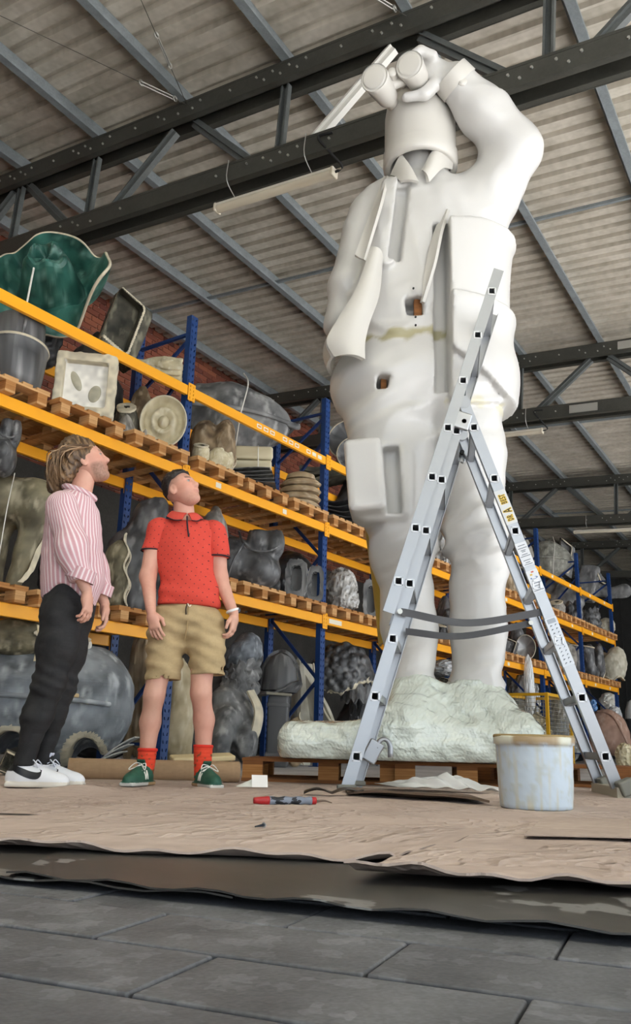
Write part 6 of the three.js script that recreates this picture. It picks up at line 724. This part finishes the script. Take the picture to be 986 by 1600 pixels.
// gen, name, label, category, colour family, x, y, z, turn, width, height, depth
const ITEMS = [
  ['hat', 'hat_mould', 'big dark green hat shaped mould with folded brim', 'mould', 'green', -2.725, 3.948, -7.382, 0.354, 1.25, 1.33, 1.0],
  ['basin', 'basin_mould', 'black round basin mould with pale edge under the green hat', 'mould', 'char', -2.801, 3.216, -7.097, 0.376, 0.566, 0.767, 0.75],
  ['tray', 'tray_mould', 'white rectangular tray mould holding two footprint shapes', 'mould', 'white', -2.266, 3.216, -7.516, 0.293, 0.593, 0.677, 0.16],
  ['crate', 'box_mould', 'dark open box mould tilted beside the green hat', 'mould', 'olive', -2.184, 4.147, -8.423, 0.254, 0.617, 0.968, 0.6],
  ['wing', 'wing_mould', 'cream ribbed wing shaped mould lying over the orange beam', 'mould', 'cream', -1.812, 3.976, -8.433, 0.212, 0.636, 0.363, 0.35],
  ['dome', 'dome_mould', 'small brown dome mould behind the cream ring mould', 'mould', 'brown', -1.947, 3.216, -8.589, 0.223, 0.406, 0.831, 0.35],
  ['cup', 'cup_mould', 'small dark olive cup mould beside the white tray', 'mould', 'olive', -2.032, 3.216, -8.292, 0.24, 0.263, 0.525, 0.3],
  ['wave', 'wavy_mould', 'small grey wavy mould between white tray and ring mould', 'mould', 'tangrey', -1.931, 3.216, -8.173, 0.232, 0.304, 0.318, 0.3],
  ['ringdisc', 'ring_mould', 'cream round ring mould with raised centre beside blue post', 'mould', 'cream', -1.639, 3.216, -8.33, 0.194, 0.499, 0.596, 0.18],
  ['blobdark', 'dark_blob', 'black shape added as shade behind the white tray', 'mould', 'black', -2.504, 3.216, -8.575, 0.284, 0.716, 1.452, 0.5],
  ['blobdark', 'dark_blob', 'black shape added as shade behind the basin', 'mould', 'black', -3.028, 3.884, -7.909, 0.366, 0.681, 0.788, 0.5],
  ['leafboat', 'boat_mould', 'huge grey boat shaped mould with a central seam', 'mould', 'grey', -0.954, 3.92, -10.369, 0.092, 1.436, 1.138, 0.7],
  ['mask', 'mask_mould', 'brown shoulder shaped mould lying under the grey boat', 'mould', 'brown', -1.216, 3.216, -9.203, 0.131, 0.564, 0.703, 0.4],
  ['cup', 'cup_mould', 'cream cup mould beside the blue post', 'mould', 'cream', -1.308, 3.216, -8.895, 0.146, 0.199, 0.306, 0.25],
  ['shellcup', 'shell_mould', 'pale yellow hollow shell mould on the middle shelf', 'mould', 'cream', -1.137, 3.216, -9.141, 0.124, 0.366, 0.339, 0.4],
  ['slabs', 'slab_mould', 'stack of pale yellow slab moulds tied with cord', 'mould', 'cream', -0.832, 3.216, -9.842, 0.084, 0.6, 0.569, 0.5],
  ['plates', 'plate_mould', 'stack of thin black plate moulds beside the disc stack', 'mould', 'char', -0.837, 3.216, -9.661, 0.086, 0.708, 0.207, 0.5],
  ['discs', 'disc_mould', 'stack of tan round disc moulds with dark edges', 'mould', 'tan', -0.242, 3.216, -10.516, 0.023, 0.621, 0.506, 0.55],
  ['cone', 'cone_mould', 'grey pointed mould behind the disc stack', 'mould', 'grey', 0.116, 3.216, -11.557, -0.01, 0.331, 0.597, 0.3],
  ['plates', 'plate_mould', 'black curved plates stacked beyond the disc stack', 'mould', 'black', 0.375, 3.216, -11.492, -0.033, 0.474, 0.383, 0.5],
  ['disc', 'disc_mould', 'large black disc leaning against the top beam', 'mould', 'char', 0.521, 4.505, -12.316, -0.042, 0.72, 0.682, 0.15],
  ['disc', 'disc_mould', 'smaller grey black disc leaning beside the statue pocket', 'mould', 'char', 0.567, 4.236, -11.943, -0.047, 0.541, 0.532, 0.12],
  ['sheets', 'sheet_stack', 'flat dark sheets stacked under the leaning discs', 'sheets', 'olive', 0.253, 4.093, -12.456, -0.02, 1.002, 0.666, 0.5],
  ['blobdark', 'dark_blob', 'black shape added as shade beyond the disc stack', 'mould', 'black', 0.575, 3.216, -12.568, -0.046, 0.622, 1.185, 0.5],
  ['crumple', 'wrapped_bundle', 'small black wrapped bundle at the statue thigh', 'bundle', 'black', 0.78, 3.216, -12.162, -0.064, 0.355, 0.368, 0.35],
  ['cowhead', 'head_mould', 'dark animal head mould with pale seam line', 'mould', 'char', -0.817, 2.006, -9.864, 0.083, 0.92, 0.747, 0.6],
  ['frame', 'frame_mould', 'grey hollow rectangular frame mould with ragged edge', 'mould', 'grey', -0.215, 2.006, -10.38, 0.021, 0.282, 0.511, 0.14],
  ['frame', 'frame_mould', 'narrower grey hollow frame mould beside the blue post', 'mould', 'grey', 0.025, 2.006, -10.726, -0.002, 0.216, 0.507, 0.14],
  ['crumple', 'wrapped_bundle', 'tall bundle wrapped in shiny clear plastic', 'bundle', 'silver', 0.403, 2.006, -11.62, -0.035, 0.494, 0.687, 0.5],
  ['frame', 'frame_mould', 'grey oval ring mould beyond the wrapped bundle', 'mould', 'grey', 0.835, 2.006, -12.067, -0.069, 0.242, 0.61, 0.12],
  ['blobdark', 'dark_blob', 'black shape added as shade behind the frame moulds', 'mould', 'black', -0.358, 2.006, -11.401, 0.031, 0.885, 0.857, 0.6],
  ['figure', 'figure_mould', 'black seated figure mould behind the striped shirt', 'mould', 'char', -1.903, 1.466, -8.653, 0.216, 0.686, 1.321, 0.5],
  ['halfshell', 'half_mould', 'olive ear shaped half mould with pale ragged rim', 'mould', 'olivelight', -1.932, 1.466, -8.085, 0.235, 0.281, 0.774, 0.25],
  ['shellcup', 'shell_mould', 'grey rounded mould behind the red polo shoulder', 'mould', 'tangrey', -1.255, 2.006, -9.76, 0.128, 0.442, 1.012, 0.5],
  ['horse', 'horse_mould', 'olive brown horse hindquarter mould on the lower shelf', 'mould', 'olivelight', -2.699, 1.466, -7.244, 0.357, 0.823, 1.074, 0.6],
  ['cowhead', 'head_mould', 'dark hood shaped mould under the middle shelf', 'mould', 'char', -2.776, 2.412, -6.87, 0.384, 0.37, 0.521, 0.5],
  ['blobdark', 'dark_blob', 'black shape added as shade between the horse and the wall', 'mould', 'black', -2.487, 1.466, -8.513, 0.284, 0.697, 0.879, 0.5],
  ['hull', 'hull_mould', 'huge blue grey hull mould lying on the floor', 'mould', 'bluegrey', -2.349, 0.0, -7.748, 0.294, 1.502, 1.076, 1.2],
  ['halfshell', 'horse_head_mould', 'brown half mould lying on top of the grey hull', 'mould', 'olivelight', -2.572, 0.929, -7.339, 0.337, 0.599, 0.354, 0.4],
  ['fold', 'folded_sheet', 'stiff cream folded sheet hanging over the grey hull', 'sheet', 'cream', -2.207, 0.853, -6.9, 0.31, 0.119, 0.3, 0.08],
  ['cup', 'cup_mould', 'white cup shaped mould on the crest of the hull', 'mould', 'white', -2.039, 0.989, -7.581, 0.263, 0.122, 0.159, 0.2],
  ['fans', 'folded_sheet', 'fan of folded grey and white sheets on the floor', 'sheet', 'papers', -1.669, 0.0, -7.412, 0.222, 0.402, 0.287, 0.5],
  ['crate', 'box_mould', 'dark green box mould on the floor by the white shoe', 'mould', 'olive', -1.999, 0.0, -5.858, 0.329, 0.153, 0.18, 0.3],
  ['torso', 'torso_mould', 'tall cream draped torso mould behind the khaki shorts', 'mould', 'creamdk', -1.476, 0.0, -9.004, 0.162, 0.554, 1.129, 0.35],
  ['torso', 'torso_mould', 'tall tan mould leaning behind the blue post', 'mould', 'tan', -1.85, 0.0, -9.253, 0.197, 0.272, 1.423, 0.3],
  ['blobdark', 'dark_blob', 'black mass added as shade behind the grey hull', 'mould', 'black', -2.556, 0.0, -9.641, 0.259, 1.385, 1.417, 0.8],
  ['elephant', 'elephant_mould', 'grey seated elephant shaped mould on the floor', 'mould', 'grey', -0.942, 0.0, -9.509, 0.099, 0.867, 0.877, 0.8],
  ['jag', 'broken_mould', 'torn grey slab moulds heaped above the seated elephant', 'mould', 'grey', -0.806, 0.685, -9.792, 0.082, 0.462, 0.579, 0.5],
  ['shellcup', 'shell_mould', 'rounded grey mould on top of the torn slabs', 'mould', 'bluegrey', -0.837, 1.012, -10.536, 0.079, 0.477, 0.584, 0.5],
  ['helmet', 'helmet_mould', 'black dome mould with flat rim on a column', 'mould', 'char', -0.366, 0.783, -10.075, 0.036, 0.546, 0.568, 0.4],
  ['pipe', 'column_mould', 'black square column mould with a pale end plate', 'mould', 'char', -0.369, 0.0, -9.983, 0.037, 0.325, 0.851, 0.25],
  ['halfshell', 'half_mould', 'small tan dome half beside the black column', 'mould', 'tan', -0.165, 0.0, -10.189, 0.016, 0.241, 0.631, 0.15],
  ['tusk', 'tusk_mould', 'long cream curved blade mould leaning on the post', 'mould', 'creamgrey', 0.093, 0.0, -11.35, -0.008, 0.813, 1.4, 0.3],
  ['turtle', 'shell_mould', 'large dark dimpled turtle shell mould with torn edge', 'mould', 'char', 0.404, 0.799, -11.972, -0.034, 0.955, 0.907, 0.8],
  ['jag', 'broken_mould', 'torn black mould pieces under the turtle shell', 'mould', 'char', 0.756, 0.0, -12.129, -0.062, 0.425, 1.279, 0.5],
  ['blobdark', 'dark_blob', 'black mass added as shade under the turtle shell', 'mould', 'black', 0.75, 0.0, -13.346, -0.056, 0.793, 1.083, 0.6],
  ['shellcup', 'shell_mould', 'pale grey rounded mould beyond the turtle shell', 'mould', 'grey', 1.123, 0.0, -13.883, -0.081, 0.386, 1.64, 0.4],
  ['blobdark', 'dark_blob', 'black mass added as shade behind the dome mould', 'mould', 'black', -0.871, 0.0, -12.24, 0.071, 1.638, 1.703, 0.8],
  ['blobdark', 'dark_blob', 'black mass added as shade behind the lower shelf frames', 'mould', 'black', -0.915, 2.006, -11.125, 0.082, 0.949, 0.868, 0.5],
  ['crumple', 'wrapped_bundle', 'upright bundle in grey film between the statue legs', 'bundle', 'smoke', 2.255, 3.216, -14.461, -0.155, 0.495, 0.949, 0.4],
  ['dome', 'dome_mould', 'dark twin dome mould between the statue legs', 'mould', 'char', 2.285, 2.006, -14.328, -0.158, 0.436, 0.806, 0.5],
  ['mask', 'mask_mould', 'pale edged black mask mould between the statue legs', 'mould', 'char', 2.365, 2.006, -14.181, -0.165, 0.343, 0.562, 0.3],
  ['cup', 'cup_mould', 'black cup mould by the statue knee', 'mould', 'black', 2.192, 2.006, -14.194, -0.153, 0.258, 0.34, 0.3],
  ['crumple', 'wrapped_bundle', 'heap of white plastic wrapped goods behind the ankles', 'bundle', 'film', 2.349, 1.466, -14.772, -0.158, 0.551, 0.293, 0.6],
  ['crate', 'box_mould', 'flat olive box mould beneath the wrapped heap', 'mould', 'olive', 2.258, 1.2, -14.29, -0.157, 0.425, 0.211, 0.5],
  ['mask', 'mask_mould', 'tan mask mould beside the statue calf', 'mould', 'tan', 4.117, 3.216, -17.141, -0.236, 0.338, 0.811, 0.3],
  ['dome', 'dome_mould', 'grey rounded mould behind the ladder rail', 'mould', 'tangrey', 4.668, 4.213, -18.283, -0.25, 0.599, 0.735, 0.5],
  ['crumple', 'wrapped_bundle', 'small yellow foam bundle behind the ladder rail', 'bundle', 'yellow', 4.171, 4.772, -17.568, -0.233, 0.272, 0.634, 0.3],
  ['leafboat', 'boat_mould', 'mottled grey leaf shaped mould on top of the far racking', 'mould', 'lichen', 5.854, 4.299, -19.814, -0.287, 0.895, 1.016, 0.5],
  ['crate', 'box_mould', 'dark square mould leaning behind the leaf mould', 'mould', 'grey', 6.589, 4.579, -21.399, -0.299, 0.514, 1.147, 0.4],
  ['tee', 'horn_mould', 'grey horn shaped mould overhanging the rack end', 'mould', 'grey', 8.223, 4.367, -23.399, -0.338, 1.514, 1.068, 0.5],
  ['blobdark', 'dark_blob', 'dark rounded mould under the far top beam', 'mould', 'grey', 6.152, 3.216, -20.595, -0.29, 1.134, 1.275, 0.5],
  ['cup', 'cup_mould', 'pale cup mould with looped cord on the far shelf', 'mould', 'tangrey', 5.64, 3.216, -19.157, -0.286, 0.369, 0.436, 0.4],
  ['mask', 'mask_mould', 'grey curled mould in the middle of the far shelf', 'mould', 'char', 6.25, 3.216, -20.035, -0.302, 0.354, 0.569, 0.4],
  ['jag', 'broken_mould', 'dark broken mould on the far middle shelf', 'mould', 'char', 7.083, 3.216, -21.233, -0.322, 0.543, 0.693, 0.5],
  ['shellcup', 'shell_mould', 'small cream shell mould at the far shelf end', 'mould', 'creamgrey', 7.761, 3.216, -22.122, -0.337, 0.513, 0.496, 0.4],
  ['dome', 'dome_mould', 'dark shallow pan mould on the lower far shelf', 'mould', 'char', 4.23, 2.006, -17.302, -0.24, 0.463, 0.812, 0.4],
  ['disc', 'pan_mould', 'round metal pan with a pale worn base', 'pan', 'steel', 4.332, 2.006, -17.012, -0.249, 0.402, 0.513, 0.12],
  ['crate', 'box_mould', 'black box mould with white edges beside the pan', 'mould', 'char', 3.893, 2.006, -16.467, -0.232, 0.342, 0.382, 0.35],
  ['shellcup', 'shell_mould', 'large pale grey rounded mould behind the ladder leg', 'mould', 'tangrey', 5.753, 2.006, -19.495, -0.287, 0.739, 0.745, 0.6],
  ['boot', 'boot_mould', 'black boot shaped mould on the lower far shelf', 'mould', 'char', 6.321, 2.006, -20.136, -0.304, 0.379, 0.745, 0.3],
  ['boot', 'boot_mould', 'black boot shaped mould with white lining', 'mould', 'char', 6.875, 2.006, -20.846, -0.319, 0.421, 0.81, 0.3],
  ['cup', 'cup_mould', 'dark hollow mould near the rack end', 'mould', 'grey', 7.514, 2.006, -21.853, -0.331, 0.533, 0.776, 0.4],
  ['shellcup', 'shell_mould', 'cream beaked mould near the rack end', 'mould', 'creamgrey', 7.75, 2.006, -21.579, -0.345, 0.618, 0.884, 0.4],
  ['mask', 'mask_mould', 'dark curled mould near the rack end', 'mould', 'char', 7.132, 2.006, -21.304, -0.323, 0.539, 0.918, 0.4],
  ['crumple', 'wrapped_bundle', 'white plastic sheet hanging down from the lower shelf', 'plastic film', 'film', 4.171, 0.873, -16.254, -0.251, 0.213, 1.177, 0.12],
  ['crumple', 'wrapped_bundle', 'heap of film wrapped goods inside the mesh cage', 'bundle', 'smoke', 4.549, 0.523, -18.112, -0.246, 0.763, 1.322, 0.5],
  ['halfshell', 'half_mould', 'cream mould lying inside the mesh cage', 'mould', 'cream', 4.336, 0.436, -16.929, -0.251, 0.805, 0.561, 0.4],
  ['jag', 'broken_mould', 'blue grey slab mould leaning behind the ladder', 'mould', 'bluegrey', 5.402, 0.0, -18.814, -0.28, 0.564, 1.012, 0.4],
  ['pinkhull', 'hull_mould', 'large pinkish brown mould on the floor at the rack end', 'mould', 'pink', 7.331, 0.0, -21.064, -0.335, 1.137, 1.289, 0.8],
  ['crumple', 'wrapped_bundle', 'white tank wrapped in film under the far shelf', 'bundle', 'white', 7.989, 1.245, -22.888, -0.336, 0.535, 0.569, 0.5],
  ['crumple', 'wrapped_bundle', 'blue plastic bag under the far shelf', 'bag', 'bluebag', 6.96, 1.217, -21.056, -0.319, 0.21, 0.308, 0.2],
  ['crumple', 'wrapped_bundle', 'clear plastic sack beside the pinkish mould', 'bundle', 'film', 7.761, 0.825, -21.859, -0.341, 0.4, 0.602, 0.4],
  ['crumple', 'wrapped_bundle', 'crumpled cream cloth bundle past the ladder foot', 'bundle', 'cream', 4.576, 0.0, -12.544, -0.35, 0.313, 0.409, 0.35],
  ['barrel', 'barrel', 'dark barrel with a white lid past the rack end', 'barrel', 'char', 9.516, 0.0, -25.261, -0.36, 0.494, 1.808, 0.6],
  ['crumple', 'wrapped_bundle', 'grey film bundle under the far shelf beside the ladder', 'bundle', 'smoke', 5.976, 0.0, -20.166, -0.288, 0.68, 1.557, 0.5],
  ['blobdark', 'dark_blob', 'dark mass added as shade under the far shelf', 'mould', 'black', 7.316, 0.0, -23.322, -0.304, 1.996, 2.028, 0.8],
];

{
  const cache = new Map(), seen = new Map(), mats = {};
  const surf = (pal) => mats[pal] ??= ['film', 'smoke', 'silver', 'bluebag'].includes(pal) ? phys(0xffffff, 0.14, { vertexColors: true, clearcoat: 1, clearcoatRoughness: 0.1 }) : mat(0xffffff, pal === 'steel' ? 0.35 : ['char', 'black', 'green'].includes(pal) ? 0.42 : 0.68, { vertexColors: true, metalness: pal === 'steel' ? 0.6 : 0 });
  const rimMat = mat(0xffffff, 0.75, { vertexColors: true });
  const GROUPS = { dark_blob: 'dark shapes deep in the racking', plate_mould: 'stacked plate moulds', wrapped_bundle: 'film wrapped bundles' };
  ITEMS.forEach(([gen, name, label, cat, pal, x, y, z, turn, w, h, d], i) => {
    const v = (seen.get(gen) ?? 0); seen.set(gen, v + 1); const variant = ['blobdark', 'crumple', 'shellcup', 'mask', 'cup', 'jag', 'dome', 'boot', 'halfshell', 'frame', 'plates'].includes(gen) ? v % 4 : 0;
    const key = gen + variant; if (!cache.has(key)) { const ps = GEN[gen](variant * 2.7); fitUnit(ps.map((q) => q[1])); cache.set(key, ps); }
    const t = thing(name, label, cat, [x, y, z], turn + (variant - 1) * 0.12), col = paint(pal, 6 / Math.max(w, h) * 1.1 + 2, i * 3.1); t.userData.label = label;
    for (const [pn, g0] of cache.get(key)) { const g = g0.clone(); g.scale(w, h, d); g.computeVertexNormals(); const rc = RIM[pn]; colored(g, rc ? (a, b, c) => { const n = 0.75 + 0.5 * noise3(a * 25, b * 25, c * 25); return [rc[0] * n, rc[1] * n, rc[2] * n]; } : col); part(pn, g, rc ? rimMat : surf(pal), t); }
  });
}

// ---------- two mesh cages with yellow frames ----------
{
  const yel = mat(0xd9a51f, 0.45), wire = mat(0xa9a48f, 0.4, { metalness: 0.5 });
  for (const [label, s, d, w, h] of [['yellow framed mesh cage beside the statue heel', 15.3, 5.55, 1.25, 1.25], ['yellow framed mesh cage seen between the statue ankles', 12.6, 5.75, 1.1, 1.15]]) {
    const c = thing('mesh_cage', label, 'cage', [0, 0, 0]); c.position.copy(rackAt(s, 0, d)); c.rotation.y = YR;
    for (const [x, z] of [[-1, -1], [1, -1], [-1, 1], [1, 1]]) part('post', box(0.055, h, 0.055, x * w / 2, h / 2, z * 0.4), yel, c);
    for (const z of [-0.4, 0.4]) for (const y of [0.12, h - 0.03]) part('rail', box(w, 0.05, 0.05, 0, y, z), yel, c); for (const x of [-w / 2, w / 2]) for (const y of [0.12, h - 0.03]) part('rail', box(0.05, 0.05, 0.8, x, y, 0), yel, c);
    const ws = []; for (let i = 1; i < 18; i++) { const x = -w / 2 + i * w / 18; for (const z of [-0.4, 0.4]) ws.push(box(0.006, h - 0.1, 0.006, x, h / 2 + 0.03, z)); } for (let j = 1; j < 16; j++) for (const z of [-0.4, 0.4]) ws.push(box(w, 0.006, 0.006, 0, 0.12 + j * (h - 0.15) / 16, z)); for (let i = 1; i < 11; i++) for (const x of [-w / 2, w / 2]) ws.push(box(0.006, h - 0.1, 0.006, x, h / 2 + 0.03, -0.4 + i * 0.8 / 11)); for (let j = 1; j < 16; j++) for (const x of [-w / 2, w / 2]) ws.push(box(0.006, 0.006, 0.8, x, 0.12 + j * (h - 0.15) / 16, 0));
    part('wire_mesh', ws, wire, c).userData.kind = 'stuff'; part('floor_sheet', box(w, 0.01, 0.8, 0, 0.1, 0), wire, c);
  }
}

// ---------- wire bracing and turnbuckles under the roof, far column ----------
{
  const wire = mat(0xbdbcb5, 0.35, { metalness: 0.7 }), brace = (label, A, B, tb) => { const t = thing('bracing_wire', label, 'wire', [0, 0, 0]); const P = (n, g, m) => { const q = part(n, g, m, null); inR(q); t.add(q); return q; }; const a = V(...A), b = V(...B), dir = b.clone().sub(a).normalize();
    P('cable', tube([a, b], 0.004, 6, 1), mat(0x55524b, 0.5, { metalness: 0.5 })); const c = a.clone().addScaledVector(dir, tb), e = a.clone().addScaledVector(dir, tb + 0.42); for (const s of [-0.02, 0.02]) P('turnbuckle_bar', tube([c.clone().add(V(0, s, 0)), e.clone().add(V(0, s, 0))], 0.008, 6, 1), wire); for (const q of [c, e]) P('turnbuckle_eye', xf(new THREE.TorusGeometry(0.03, 0.009, 6, 16), { p: [q.x, q.y, q.z] }), wire); };
  brace('bracing wire with turnbuckle running to the truss node', [6.2, -0.06, -5.78], [1.0, 0.12, -8.6], 0.15); brace('bracing wire rising past the purlin from the truss node', [6.2, -0.06, -5.78], [-1.0, 0.12, -3.0], 0.6);
  brace('bracing wire with turnbuckle above the statue head', [6.2, -0.06, -2.9], [1.0, 0.12, -5.6], 0.15); brace('pair of crossing wires on the distant truss', [30.65, -0.1, -5.9], [24.0, 0.1, -8.8], 0.3);
  const col = struct('trim_1', inB(merge([box(0.3, 7.6, 0.02, 30.6, 3.8, -9.9), box(0.3, 7.6, 0.02, 30.6, 3.8, -9.6), box(0.02, 7.6, 0.3, 30.6, 3.8, -9.75)])), M.truss); col.userData.label = 'dark steel column carrying the roof';
}

renderer.render(scene, camera);
